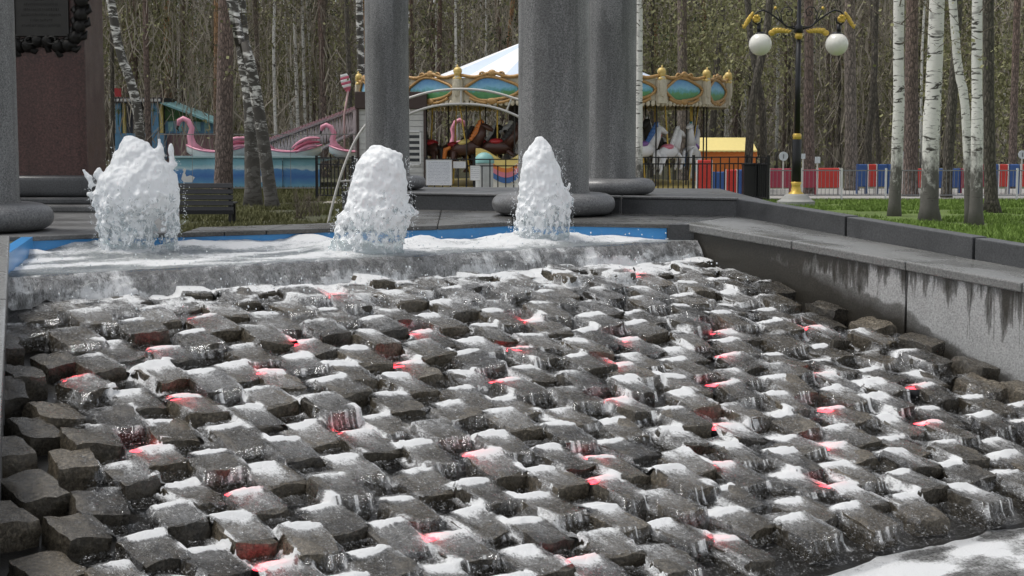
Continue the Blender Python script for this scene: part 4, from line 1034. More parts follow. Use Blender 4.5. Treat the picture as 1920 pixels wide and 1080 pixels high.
# ---- white pipe arch
def arch():
    Y = 30.6; s = Y * math.cos(PITCH) / FPX; X0 = gx(865, Y); t = empty('pipe_arch', (X0, Y, 0)); 
    L = [(612, 424), (622, 385), (640, 325), (664, 268), (692, 228), (730, 199), (770, 183), (815, 171), (865, 167)]
    Li = [(672, 424), (680, 370), (694, 305), (712, 262), (736, 233), (770, 213), (815, 199), (865, 195)]
    def pts(q):
        a = [((x - 865) * s, 0, zz(y, Y)) for x, y in q]; a[0] = (a[0][0], 0, -.05); return a + [(-p[0], 0, p[2]) for p in a[-2::-1]]
    from itertools import chain
    def smooth(p):
        p = [Vector(q) for q in p]; o = []
        for i in range(len(p) - 1):
            p0, p1, p2, p3 = p[max(i - 1, 0)], p[i], p[i + 1], p[min(i + 2, len(p) - 1)]
            for k in range(4):
                u = k / 4; o.append(.5 * ((2 * p1) + (-p0 + p2) * u + (2 * p0 - 5 * p1 + 4 * p2 - p3) * u * u + (-p0 + 3 * p1 - 3 * p2 + p3) * u ** 3))
        return o + [p[-1]]
    A, B = smooth(pts(L)), smooth(pts(Li))
    for nm, q in (('outer_pipe', A), ('inner_pipe', B)): mb = MB(); mb.tube(q, .024, 8); mb.build(nm, M['white_pipe'], t, True)
    for f in (.12, .24, .37, .5, .63, .76, .88):
        mb = MB(); mb.tube([A[int(f * (len(A) - 1))], B[int(f * (len(B) - 1))]], .017, 6); mb.build('strut', M['white_pipe'], t)
    tag(t, 'white double-pipe arch standing across the path to the carousel', 'arch')
arch()

# ---- black railings
def railing(pts, H, label, gap=.11, mat='black_metal', postw=.07, name='iron_railing', every=2.2, bar=.03, posts=True, pmat=None, top2=True, group=None):
    P = [Vector((*p, 0)) for p in pts]; t = empty(name, P[0]); o0 = P[0]; mat = M[mat] if isinstance(mat, str) else mat
    for i in range(len(P) - 1):
        a, b = P[i] - o0, P[i + 1] - o0; L = (b - a).length; n = max(1, round(L / every)); d = (b - a) / n
        for k in range(n):
            p, q = a + d * k, a + d * (k + 1); mb = MB()
            for z in ((H, H - .17, .12) if top2 else (H, .12)): mb.beam(p + Vector((0, 0, z)), q + Vector((0, 0, z)), .03)
            mb.build('rail', mat, t)
            mb = MB(); m = max(2, int(d.length / gap))
            for j in range(1, m): c = p + d * (j / m); mb.beam(c + Vector((0, 0, .12)), c + Vector((0, 0, H - (.17 if j % 2 and top2 else 0))), bar)
            mb.build('bars', mat, t)['kind'] = 'stuff'
            if posts: mb = MB(); mb.box(p + Vector((0, 0, (H + .06) / 2)), (postw, postw, H + .06)); mb.build('post', pmat or mat, t)
        if posts and i == len(P) - 2: mb = MB(); mb.box(b + Vector((0, 0, (H + .06) / 2)), (postw, postw, H + .06)); mb.build('post', pmat or mat, t)
    tag(t, label, 'railing', group); return t
YF = 41.5
railing([(gx(594, 43), 43), (gx(662, 42.5), 42.5), (gx(690, 44), 44)], 1.12, 'black iron railing section left of the middle jet', .11)
railing([(gx(800, YF), YF), (gx(978, YF), YF)], 1.10, 'black iron railing with gate in front of the carousel, left part', .2, every=1.1)
railing([(gx(1196, YF), YF), (gx(1300, YF), YF), (gx(1400, 42.2), 42.2), (gx(1440, 41.0), 41.0)], 1.15, 'black iron railing right of the columns, in front of the painted horses', .13)
for px, w_, lb in ((1408, .42, 'tall black bin at the railing end, left of a pair'), (1428, .36, 'narrow black bin at the railing end, right of a pair')):
    t = empty('litter_bin', (gx(px, 41.9), 41.9, 0)); mb = MB(); mb.box((0, 0, .5), (w_, .3, .9)); bevel(mb.build('body', M['black_metal'], t), .02); mb = MB(); mb.box((0, 0, .97), (w_ + .05, .34, .05)); bevel(mb.build('lid', M['black_metal'], t), .01); tag(t, lb, 'bin')

# ---- carousel
def m_painting():
    t = NT('painted_landscape'); g = t.coord(which='Object'); sp = t.n('SeparateXYZ', None, Vector=g); x, z = sp.outputs[0], sp.outputs[2]
    n = t.noise(g, 7, 4); f = t.math('ADD', t.math('ADD', t.math('MULTIPLY', z, 1.5), .5), t.math('MULTIPLY', t.math('SUBTRACT', n, .5), .5))
    c = t.ramp(f, [(.12, (.05, .20, .07)), (.36, (.10, .28, .10)), (.46, (.10, .34, .36)), (.6, (.22, .48, .66)), (.85, (.12, .32, .6))])
    return t.done(t.principled(Color=c, Roughness=.4))
M['painting'] = m_painting()
M['gilt'] = plain('gilt_moulding', (.40, .235, .085), .45, .15, .4, 16, .4)
M['cream'] = plain('cream_ornament', (.52, .47, .36), .6, 0, .35, 12, .5)
M['tent'] = plain('white_canvas', (.80, .81, .82), .7, 0, .05)
M['tent_b'] = plain('pale_blue_canvas', (.55, .63, .74), .7, 0, .05)
M['dark_wood'] = plain('dark_ceiling', (.03, .028, .025), .6)
M['c_white'] = plain('white_enamel', (.7, .7, .69), .35, 0, .1)
M['c_blue'] = plain('blue_enamel', (.05, .14, .36), .35); M['c_teal'] = plain('teal_enamel', (.06, .26, .26), .35); M['c_pink'] = plain('pink_enamel', (.62, .20, .26), .35)
M['c_red'] = plain('red_enamel', (.45, .03, .035), .4); M['c_orange'] = plain('orange_enamel', (.65, .20, .04), .4); M['c_brown'] = plain('brown_enamel', (.07, .03, .02), .4); M['c_purple'] = plain('purple_enamel', (.2, .1, .3), .4); M['c_yellow'] = plain('yellow_enamel', (.7, .55, .18), .5)
def horse(parent, loc, rz, body, mane, saddle, s=1.0, rear=0.0):
    h = empty('horse', loc, rz); h.parent = parent; h.scale = (s, s, s); h.rotation_euler[1] = -rear
    mb = MB(); mb.ell((0, 0, .78), (.44, .17, .2), 14, 8); mb.tube([(.30, 0, .85), (.48, 0, 1.08), (.55, 0, 1.30)], [.16, .115, .085], 10); mb.tube([(.50, 0, 1.32), (.66, 0, 1.24), (.80, 0, 1.13)], [.085, .078, .05], 8)
    for y in (-.1, .1):
        mb.tube([(.30, y, .70), (.50, y, .52), (.42, y, .30), (.36, y, .24)], [.075, .05, .034, .04], 7); mb.tube([(-.32, y, .74), (-.40, y, .5), (-.52, y, .32), (-.56, y, .22)], [.1, .06, .036, .042], 7)
    for y in (-.04, .04): mb.tube([(.53, y, 1.36), (.54, y * 1.2, 1.46)], [.025, .006], 5)
    mb.build('body', M[body], h, True)
    mb = MB()
    for k in range(6): u = k / 5; mb.ell((.20 + .30 * u, 0, .98 + .40 * u), (.10, .05, .09), 8, 5)
    mb.build('mane', M[mane], h, True)
    mb = MB(); mb.tube([(-.42, 0, .86), (-.58, 0, .82), (-.66, 0, .55), (-.70, 0, .4)], [.05, .07, .06, .015], 7); mb.build('tail', M[mane], h, True)
    mb = MB(); mb.ell((-.02, 0, .93), (.2, .19, .09), 12, 6); mb.build('saddle', M[saddle], h, True)
    mb = MB(); mb.tube([(.0, 0, -.1), (.0, 0, 2.45)], .022, 6); mb.build('pole', M['gold'], h)
def carousel():
    Yc = 50.0; X = gx(1020, Yc); R = 5.72; t = empty('carousel', (X, Yc, 0)); Yf = Yc - R
    z0, z1 = zz(194, Yf + .4), zz(140, Yf + .4); 
    mb = MB(); mb.lathe([(R * .95, .0), (R * .95, .22), (R * .9, .26), (.5, .26)], n=48); mb.build('platform', M['c_yellow'], t)
    mb = MB(); mb.lathe([(1.25, .26), (1.25, 1.2), (1.1, 1.3), (1.1, z0 + .2)], n=16); mb.build('centre_drum', M['dark_wood'], t)
    mb = MB(); mb.lathe([(R * .98, z0 + .12), (R * .98, z0 + .16), (.6, z0 + .5), (.6, z0 + .1)], n=36); mb.build('ceiling', M['dark_wood'], t)
    zap = zz(66, Yc); n = 18
    for k in range(n):
        a0, a1 = 2 * PI * k / n, 2 * PI * (k + 1) / n; r1 = R * .74; mb = MB()
        mb.add([(r1 * math.sin(a0), -r1 * math.cos(a0), z1 - .22), (r1 * math.sin(a1), -r1 * math.cos(a1), z1 - .22), (.15 * math.sin(a1), -.15 * math.cos(a1), zap), (.15 * math.sin(a0), -.15 * math.cos(a0), zap)], [(0, 1, 2, 3)])
        mb.build('tent_gore', M['tent_b' if k % 2 else 'tent'], t)
    hw = math.tan(PI / n) * R * .98; hz = (z1 - z0) / 2; zm = (z0 + z1) / 2
    # one rounding board: backing, oval painting, gilt scroll frame, dentil fringe
    bk = MB(); bk.box((0, .05, 0), (hw * 2 - .02, .06, hz * 1.6)); bk = bk.mesh('backing', M['cream'])
    pt = MB(); ov = [(hw * .70 * math.cos(a) * (1 + .08 * math.cos(4 * a)), hz * .74 * math.sin(a) * (1 + .12 * math.cos(3 * a + .5))) for a in np.linspace(0, 2 * PI, 28, endpoint=False)]
    pt.add([(x, .0, z) for x, z in ov], [tuple(range(28))]); pt = pt.mesh('painting', M['painting'])
    fr = MB(); fr.tube([(x * 1.08, -.02, z * 1.08) for x, z in ov + ov[:2]], .045, 6)
    fr.tube([(hw * u, -.02, hz * (.92 + .22 * math.cos(PI * u * 1.0) ** 2 - .16 * abs(u))) for u in np.linspace(-1, 1, 17)], .05, 6)
    for sx in (-1, 1): fr.tube([(sx * (hw * .28 - .08 * math.cos(a)), -.03, hz * 1.0 + .07 * math.sin(a)) for a in np.linspace(0, 5, 9)], .03, 5); fr.tube([(sx * hw * (.15 + .5 * u), -.03, -hz * (.95 - .35 * u * u)) for u in np.linspace(0, 1, 7)], .045, 6)
    fr.ell((0, -.03, hz * 1.08), (.13, .05, .11), 10, 6); fr.ell((0, -.03, -hz * .84), (.17, .05, .09), 10, 6); fr = fr.mesh('gilt_frame', M['gilt'], True)
    dn = MB()
    for k in range(12): dn.ell((-hw + hw * 2 * (k + .5) / 12, 0, -hz * .95), (hw / 13, .05, .09), 8, 5)
    dn = dn.mesh('fringe', M['cream'], True)
    fi = MB(); fi.box((0, 0, -.05), (.30, .12, hz * 1.65)); fi.ell((0, -.07, .1), (.12, .06, .32), 10, 6); fi = fi.mesh('herm_post', M['cream'], False)
    hd = MB(); hd.ell((0, 0, 0), (.10, .10, .14), 10, 7); hd.ell((0, .02, .06), (.13, .12, .12), 10, 7); hd.ell((0, 0, -.15), (.15, .10, .08), 10, 6); hd.tube([(0, 0, .14), (0, 0, .24)], [.05, .01], 6); hd = hd.mesh('gilt_bust', M['gilt_y'], True)
    for k in range(n):
        a = math.radians(-16 + 20 * k); b = empty('rounding_board', (R * .98 * math.sin(a), -R * .98 * math.cos(a), zm), a); b.parent = t
        for nm, me in (('backing', bk), ('painting', pt), ('gilt_frame', fr), ('fringe', dn)): link(nm, me, b)
        a += math.radians(10); b = empty('herm', (R * 1.0 * math.sin(a), -R * 1.0 * math.cos(a), zm), a); b.parent = t
        link('herm_post', fi, b); link('gilt_bust', hd, b).location = (0, -.02, hz * 1.12)
    for k in range(22):
        a = 2 * PI * k / 22 + .1; mb = MB(); mb.tube([(R * .88 * math.sin(a), -R * .88 * math.cos(a), .2), (R * .88 * math.sin(a), -R * .88 * math.cos(a), z0 + .3)], .022, 6); mb.build('pole', M['dark_wood'], t)
    pal = [('c_brown', 'dark_wood', 'c_red'), ('c_white', 'c_blue', 'c_purple'), ('c_white', 'c_white', 'c_pink'), ('c_brown', 'c_orange', 'c_yellow'), ('c_white', 'c_teal', 'c_purple'), ('dark_wood', 'c_white', 'c_red')]
    q = random.Random(8)
    for a_, rr_, pi_, rear in ((-45, .84, 0, .1), (-36, .8, 0, -.05), (-30, .62, 5, .1), (-27, .84, 3, .15), (-18, .8, 0, 0), (-8, .6, 2, 0), (0, .84, 0, 0), (36, .84, 1, .1), (42, .66, 2, .05), (47, .86, 2, .12), (54, .7, 5, 0), (57, .88, 4, .45), (66, .84, 1, .1), (-60, .8, 5, 0), (80, .8, 3, 0)):
        a = math.radians(a_); horse(t, (R * rr_ * math.sin(a), -R * rr_ * math.cos(a), .42 + q.uniform(0, .25)), a + q.choice((0, PI)) + q.uniform(-.3, .3), *pal[pi_], s=q.uniform(1.0, 1.15), rear=rear)
    # wavy painted chariot by the thick column
    a = math.radians(-12); ch = empty('chariot', (R * .9 * math.sin(a), -R * .9 * math.cos(a), .3), a); ch.parent = t
    for j, (mt, dz) in enumerate((('c_blue', 0), ('c_pink', .16), ('c_orange', .30), ('c_yellow', .42))):
        mb = MB(); m = 18
        for k in range(m + 1): u = k / m; x = -.95 + 1.9 * u; z = .42 + dz + .22 * math.cos(u * 6.5) + .25 * u; mb.v += [(x, -.05 - .012 * j, z - .24), (x, -.05 - .012 * j, z), (x, .04, z), (x, .04, z - .24)]
        for k in range(m):
            for e in range(4): mb.f.append((k * 4 + e, k * 4 + (e + 1) % 4, k * 4 + 4 + (e + 1) % 4, k * 4 + 4 + e))
        mb.build('painted_wave', M[mt], ch)
    mb = MB(); mb.box((0, .1, .1), (1.7, .1, .5)); mb.build('side_panel', M['c_white'], ch); mb = MB(); mb.box((0, .35, .15), (1.6, .5, .1)); mb.build('seat', M['c_red'], ch)
    tag(t, 'carousel with white tent roof, gilded picture boards and painted horses', 'carousel')
M['gilt_y'] = plain('yellow_gilt', (.62, .45, .15), .4, .2, .3, 16, .3)
carousel()

# ---- ticket booth behind the distant column
def booth():
    Y = 45.5; x0, x1 = gx(672, Y), gx(797, Y); w = x1 - x0; t = empty('ticket_booth', ((x0 + x1) / 2, Y + .9, 0))
    side = plain('white_siding', (.55, .55, .53), .6); br = plain('brown_trim', (.055, .035, .03), .6); H = zz(204, Y)
    nb = 15
    for k in range(nb):
        z = (k + .5) * H / nb
        for s in ((-w / 2 + .27, .5), (w / 2 - .27, .5)) if .75 < z < 1.9 else ((0, w - .04),):
            mb = MB(); mb.box((s[0], -.86, z), (s[1], .06, H / nb - .012), rot=Matrix.Rotation(.06, 3, 'X')); mb.build('siding_board', side, t)
    mb = MB(); mb.box((0, .05, H / 2), (w - .06, 1.7, H - .02)); mb.build('body', side, t)
    mb = MB(); mb.box((0, -.02, (H + zz(172, Y)) / 2), (w + .14, 2.05, zz(172, Y) - H)); bevel(mb.build('roof_box', br, t), .02)
    for s in (-1, 1): mb = MB(); mb.box((s * (w / 2), -.9, H / 2), (.07, .07, H)); mb.build('corner_trim', br, t)
    f = empty('window', (w / 2 - .33, -.9, 1.36)); f.parent = t
    mb = MB(); 
    for c, z in (((-.2, 0, 0), (.04, .05, .95)), ((.2, 0, 0), (.04, .05, .95)), ((0, 0, .47), (.44, .05, .04)), ((0, 0, -.47), (.44, .05, .04))): mb.box(c, z)
    mb.build('window_frame', M['c_white'], f); mb = MB(); mb.box((0, .02, 0), (.37, .02, .9)); mb.build('pane', plain('dim_glass', (.05, .055, .06), .08), f)
    tag(t, 'white sided ticket booth with brown roof box behind the distant column', 'booth')
booth()
# ---- notices and the domed post at the carousel entrance
def m_print(name, paper, ink, rows):
    t = NT(name); g = t.coord(which='Generated'); sp = t.n('SeparateXYZ', None, Vector=g); x, z = sp.outputs[0], sp.outputs[2]
    ln = t.math('FRACT', t.math('MULTIPLY', z, rows)); w = t.noise(t.n('CombineXYZ', None, X=t.math('MULTIPLY', x, 40.0), Y=t.math('MULTIPLY', z, rows * 1.0)), 1, 2)
    on = t.math('MULTIPLY', t.math('LESS_THAN', ln, .45), t.math('GREATER_THAN', w, .47))
    mg = t.math('MULTIPLY', t.math('MULTIPLY', t.math('GREATER_THAN', x, .08), t.math('LESS_THAN', x, .92)), t.math('MULTIPLY', t.math('GREATER_THAN', z, .06), t.math('LESS_THAN', z, .94)))
    return t.done(t.principled(Color=t.mix(t.math('MULTIPLY', on, t.math('MULTIPLY', mg, .6)), paper, ink), Roughness=.5))
PR1 = m_print('rules_print', (.68, .70, .74), (.22, .23, .3), 17); PR2 = m_print('notice_print', (.74, .75, .76), (.3, .3, .35), 7)
def notice(x0, x1, y0, y1, Y, mat, label):
    a, b = atY(x0, y1, Y), atY(x1, y0, Y); w, h = b[0] - a[0], b[2] - a[2]; t = empty('notice_board', ((a[0] + b[0]) / 2, Y, a[2]))
    mb = MB(); mb.box((0, 0, h / 2), (w, .02, h)); mb.build('sheet', mat, t)
    mb = MB()
    for c, z in (((-w / 2, 0, h / 2), (.015, .03, h)), ((w / 2, 0, h / 2), (.015, .03, h)), ((0, 0, h), (w, .03, .015)), ((0, 0, 0), (w, .03, .015))): mb.box(c, z)
    mb.build('rim', M['white_pipe'], t); tag(t, label, 'notice'); return t
notice(799, 847, 300, 347, 41.2, PR1, 'large white notice sheet of printed rules on the carousel railing')
notice(850, 873, 303, 315, 41.3, PR2, 'small wide white notice right of the large rules sheet')
notice(882, 900, 311, 338, 41.2, PR2, 'narrow upright white notice beside the teal-domed post')
t = empty('domed_post', (gx(908, 42.6), 42.6, 0)); mb = MB(); mb.lathe([(.24, 0), (.24, .98), (.2, 1.0)], n=20); mb.build('drum', plain('pale_grey_drum', (.42, .44, .44), .5), t, False)
mb = MB(); mb.lathe([(.27, .98)] + [(.27 * math.cos(a), 1.0 + .27 * math.sin(a)) for a in np.linspace(0, 1.5, 8)], n=20); mb.build('dome', plain('teal_dome', (.20, .40, .38), .5), t, True); tag(t, 'pale drum with a teal dome beside the carousel gate', 'bin')

# ---- flamingo water ride: painted pool wall, boats, lattice track
def m_wave():
    t = NT('painted_waves'); g = t.coord(); sp = t.n('SeparateXYZ', None, Vector=g); z = sp.outputs[2]
    n = t.noise(t.coord((1, 1, 1.6)), 2.2, 5, .6, 1.2); f = t.math('ADD', z, t.math('MULTIPLY', t.math('SUBTRACT', n, .5), .28))
    c = t.ramp(f, [(.05, (.20, .42, .52)), (.22, (.10, .28, .48)), (.42, (.05, .16, .42)), (.60, (.09, .26, .5)), (.66, (.50, .66, .70)), (.8, (.22, .46, .54)), (.98, (.16, .38, .48))])
    return t.done(t.principled(Color=c, Roughness=.4))
M['wave'] = m_wave()
def ride_wall():
    Y = 51.5; x0 = gx(318, Y); x1 = gx(600, Y); n = 4; t = empty('ride_pool_wall', ((x0 + x1) / 2, Y, 0)); H = zz(296, Y); w = (x1 - x0) / n
    for k in range(n):
        b = MB(); b.box((-(x1 - x0) / 2 + w * (k + .5), .06 * abs(k - 1), H / 2), (w - .012, .08, H)); p = b.build('painted_panel', M['wave'], t)
        for px, sc_ in ((352, 1.), (488, .95)):
            xx = gx(px, Y) - (x0 + x1) / 2
            if abs(xx - (-(x1 - x0) / 2 + w * (k + .5))) < w / 2:
                s = MB(); y = -.046 + .06 * abs(k - 1); q = lambda c: [(xx + a * .42 * sc_, y, .32 + z * .42 * sc_) for a, z in c]
                s.add(q([(-.5, 0), (-.3, -.25), (.3, -.25), (.55, .15), (.2, .3), (-.1, .2), (-.2, .45), (-.1, .75), (-.25, .85), (-.4, .7), (-.3, .6), (-.42, .3)]), [tuple(range(11, -1, -1))]); s.build('painted_swan', M['c_white'], p)
    mb = MB(); mb.box((0, .05, H + .03), (x1 - x0, .3, .06)); mb.build('edge_tube', plain('pale_edge', (.35, .5, .52), .5), t)
    tag(t, 'pool wall painted with blue waves and white swans behind the bench', 'pool wall')
    w_ = MB(); w_.box((0, 4, H - .12), (x1 - x0, 7.6, .02)); w_.build('water', plain('ride_water', (.05, .14, .16), .1), t)
ride_wall()
def flamingo(px, Y, face, label, s=1.0, tall=1.0, white=False):
    t = empty('flamingo_boat', (gx(px, Y), Y, .86), 0 if face > 0 else PI); t.scale = (s, s, s); pk = M['c_pink2']
    mb = MB(); P = []
    for i in range(13):
        u = -1 + 2 * i / 12; hw = .48 * (1 - abs(u) ** 3) + .02; z1_ = .30 + .22 * u * u; P.append([(u * 1.05, hw * math.cos(a), z1_ - (.42) * max(0, math.sin(a)) * (1 - .5 * u * u)) for a in np.linspace(0, PI, 9)])
    for r_ in P: mb.v += r_
    for i in range(12):
        for k in range(8): mb.f.append((i * 9 + k, i * 9 + k + 1, i * 9 + 10 + k, i * 9 + 9 + k))
    mb.build('hull', M['c_white'], t, True)
    mb = MB(); mb.tube([(u * 1.04, sgn * (.48 * (1 - abs(u) ** 3) + .03), .32 + .22 * u * u) for sgn in (1, -1) for u in (np.linspace(-1, 1, 13) if sgn > 0 else np.linspace(1, -1, 13))], .035, 6); mb.build('rim', pk, t, True)
    for j in range(3):
        for sgn in (-1, 1):
            mb = MB(); mb.tube([(-.95 + .85 * u, sgn * (.42 + .05 * math.sin(PI * u)), .36 + .13 * j + .20 * math.sin(PI * (.25 + .75 * u)) - .18 * u) for u in np.linspace(0, 1, 9)], [.02, .045, .055, .06, .06, .06, .055, .04, .02], 6)
            mb.build('wing_feather', pk if j % 2 == 0 else M['c_red2'], t, True)
    mb = MB(); nk = [(.70, 0, .3), (.86, 0, .55), (.92, 0, .85 * tall), (.86, 0, 1.1 * tall), (.98, 0, 1.34 * tall), (1.14, 0, 1.42 * tall), (1.28, 0, 1.34 * tall), (1.32, 0, 1.18 * tall)]
    mb.tube(nk, [.24, .15, .11, .095, .09, .085, .09, .05], 10); mb.build('neck', M['c_white'] if white else pk, t, True)
    mb = MB(); mb.tube([(1.31, 0, 1.22 * tall), (1.35, 0, 1.08 * tall), (1.30, 0, 1.0 * tall)], [.055, .04, .012], 6); mb.build('beak', M['dark_wood'], t)
    tag(t, label, 'boat', 'flamingo boats of the water ride')
M['c_pink2'] = plain('flamingo_pink', (.66, .27, .36), .35, 0, .12); M['c_red2'] = plain('flamingo_red', (.50, .10, .16), .35)
flamingo(410, 53.5, -1, 'pink flamingo boat half hidden by the thick pine', 1.0, 1.0)
flamingo(545, 53.5, -1, 'pink flamingo boat with curled neck right of the twin birches', 1.0, 1.02)
flamingo(672, 55.0, -1, 'pink flamingo boat beside the ticket booth', .95, .9)
flamingo(808, 57, 1, 'pink-necked flamingo boat seen through the carousel, left one', .9, 1.1)
flamingo(836, 59, -1, 'white-necked swan boat seen through the carousel', .85, 1.2, True)
def track():
    Y = 57.5; s = Y / FPX; t = empty('lattice_track', (gx(590, Y), Y, 0)); mt = plain('pale_pink_steel', (.52, .44, .44), .5)
    def p(x, y, dy=0): return Vector(((x - 590) * s, dy, zz(y, Y)))
    mb = MB()
    for dy in (-.5, .5): mb.beam(p(500, 268, dy), p(668, 206, dy), .09); mb.beam(p(560, 302, dy), p(668, 246, dy), .08); mb.beam(p(505, 300, dy), p(500, 268, dy), .07); mb.beam(p(668, 345, dy), p(668, 206, dy), .1)
    mb.build('chord', mt, t); mb = MB(); r = random.Random(3)
    for k in range(26):
        u = k / 26; a = p(500 + 168 * u, 268 - 62 * u); v_ = max(0, (u - .1)) ; b = p(510 + 158 * u, 302 - 56 * v_); a2 = p(500 + 168 * (u + .04), 268 - 62 * (u + .04))
        for dy in (-.5, .5): mb.beam(a + Vector((0, dy, 0)), b + Vector((0, dy, 0)), .045); mb.beam(a2 + Vector((0, dy, 0)), b + Vector((0, dy, 0)), .045)
        mb.beam(a + Vector((0, -.5, 0)), a2 + Vector((0, .5, 0)), .045)
    mb.build('lattice', mt, t)
    for k in range(30): u = k / 29; mb = MB(); c = p(500 + 168 * u, 265 - 62 * u); mb.box(c, (.05, 1.2, .13)); mb.build('sleeper', plain('pink_sleeper', (.42, .26, .28), .5), t)
    tag(t, 'sloping pale pink lattice ramp of the water ride', 'ride track')
track()
t = empty('striped_paddle', (gx(652, 56), 56, 0)); zz0, zz1 = zz(215, 56), zz(170, 56)
mb = MB(); mb.tube([(-.1, 0, 0), (-.1, 0, zz0), (.05, 0, zz1)], .035, 8); mb.build('pole', plain('pink_pole', (.45, .30, .29), .5), t, True)
PR_ = [.05, .10, .14, .165, .17, .165, .15, .12]; PA = [Vector((.05 - .022 * k, 0, zz1 - .05 + .088 * k)) for k in range(8)]
for k in range(7): mb = MB(); mb.tube([PA[k], PA[k + 1]], [PR_[k], PR_[k + 1]], 12); o = mb.build('stripe', M['c_red2' if k in (0, 1, 3, 5) else 'c_white'], t, True); o.scale = (1, .35, 1)
tag(t, 'pink and white striped paddle on a tall pole', 'sign')
# low fence with thin wires in front of the water ride
railing([(gx(300, 49), 49), (gx(668, 49), 49)], 1.75, 'thin grey wire railing in front of the flamingo boats', .9, mat=plain('grey_wire', (.25, .24, .23), .5), postw=.035, name='wire_railing', every=2.4, bar=.012, top2=False)

# ---- painted pavilion with green gable
def pavilion():
    Y = 68; s = Y / FPX; t = empty('painted_pavilion', (gx(300, Y), Y, 0))
    def X(x): return (x - 300) * s
    def Z(y): return zz(y, Y)
    blue, teal, grn, dk = plain('pavilion_blue', (.13, .30, .48), .5), plain('pavilion_teal', (.25, .48, .50), .5), plain('pavilion_green', (.06, .15, .05), .6), plain('pavilion_dark', (.045, .04, .045), .6)
    mb = MB(); mb.box((X(260), 1.2, (Z(300) + Z(250)) / 2), (96 * s, 2.2, Z(250) - Z(300))); mb.build('parapet', blue, t)
    mb = MB(); mb.box((X(262), 1.0, (Z(183) + Z(193)) / 2), (95 * s, 2.6, Z(183) - Z(193))); mb.build('roof_band', dk, t)
    for k in range(13): mb = MB(); mb.box((X(221 + k * 7), -.32, Z(188)), (4 * s, .04, 5 * s)); mb.build('roof_light', M['c_white'], t)
    for x0_, x1_ in ((219, 229), (280, 299)):
        mb = MB(); mb.box((X((x0_ + x1_) / 2), .2, (Z(193) + Z(250)) / 2), ((x1_ - x0_) * s, .3, Z(193) - Z(250) - .01)); p = mb.build('painted_pillar', blue, t)
        mb = MB()
        for a in np.linspace(-1.2, 1.2, 6): mb.beam((X((x0_ + x1_) / 2), .03, Z(208)), (X((x0_ + x1_) / 2) + .2 * math.sin(a), .03, Z(208) + .22 * math.cos(a) - .1), .04, .02)
        mb.beam((X((x0_ + x1_) / 2), .03, Z(208)), (X((x0_ + x1_) / 2), .03, Z(235)), .035, .02); mb.build('painted_palm', grn, p)
    for x0_, x1_ in ((231, 236), (300, 306)): mb = MB(); mb.box((X((x0_ + x1_) / 2), .25, (Z(193) + Z(250)) / 2), ((x1_ - x0_) * s, .2, Z(193) - Z(250) - .02)); mb.build('yellow_post', M['c_yellow'], t)
    mb = MB(); mb.box((X(262), 2.2, (Z(193) + Z(300)) / 2), (90 * s, .2, Z(193) - Z(300))); mb.build('inner_wall', dk, t)
    mb = MB(); mb.add([(X(308), .4, Z(226)), (X(404), .4, Z(229)), (X(308), .4, Z(191))], [(0, 1, 2)]); mb.build('gable_wall', grn, t)
    mb = MB(); mb.box((X(352), .6, (Z(226) + Z(250)) / 2), (90 * s, .2, Z(226) - Z(250))); mb.build('blue_front', blue, t)
    for k in range(5): mb = MB(); mb.box((X(318 + k * 17), .47, (Z(228) + Z(246)) / 2), (10 * s, .04, Z(228) - Z(246))); mb.build('painted_panel', teal, t)
    mb = MB(); mb.box((X(352), .8, (Z(250) + Z(330)) / 2), (90 * s, .2, Z(250) - Z(330))); mb.build('lower_wall', plain('faded_pink_wall', (.30, .18, .19), .6), t)
    mb = MB(); mb.add([(X(305), -.3, Z(190)), (X(408), -.3, Z(230)), (X(408), 3, Z(228)), (X(305), 3, Z(187)), (X(305), -.3, Z(194)), (X(408), -.3, Z(234)), (X(408), 3, Z(233)), (X(305), 3, Z(192))], [(0, 1, 2, 3), (4, 7, 6, 5), (0, 4, 5, 1), (1, 5, 6, 2), (2, 6, 7, 3), (3, 7, 4, 0)]); mb.build('sloping_roof', teal, t)
    mb = MB(); mb.box((X(223), .2, Z(173)), (12 * s, .08, 16 * s)); mb.build('red_sign', M['c_red'], t); mb = MB(); mb.beam((X(223), .3, Z(190)), (X(223), .3, Z(175)), .05); mb.build('sign_post', dk, t)
    tag(t, 'pavilion with blue painted pillars and a teal sloping roof beside the pedestal', 'building')
pavilion()

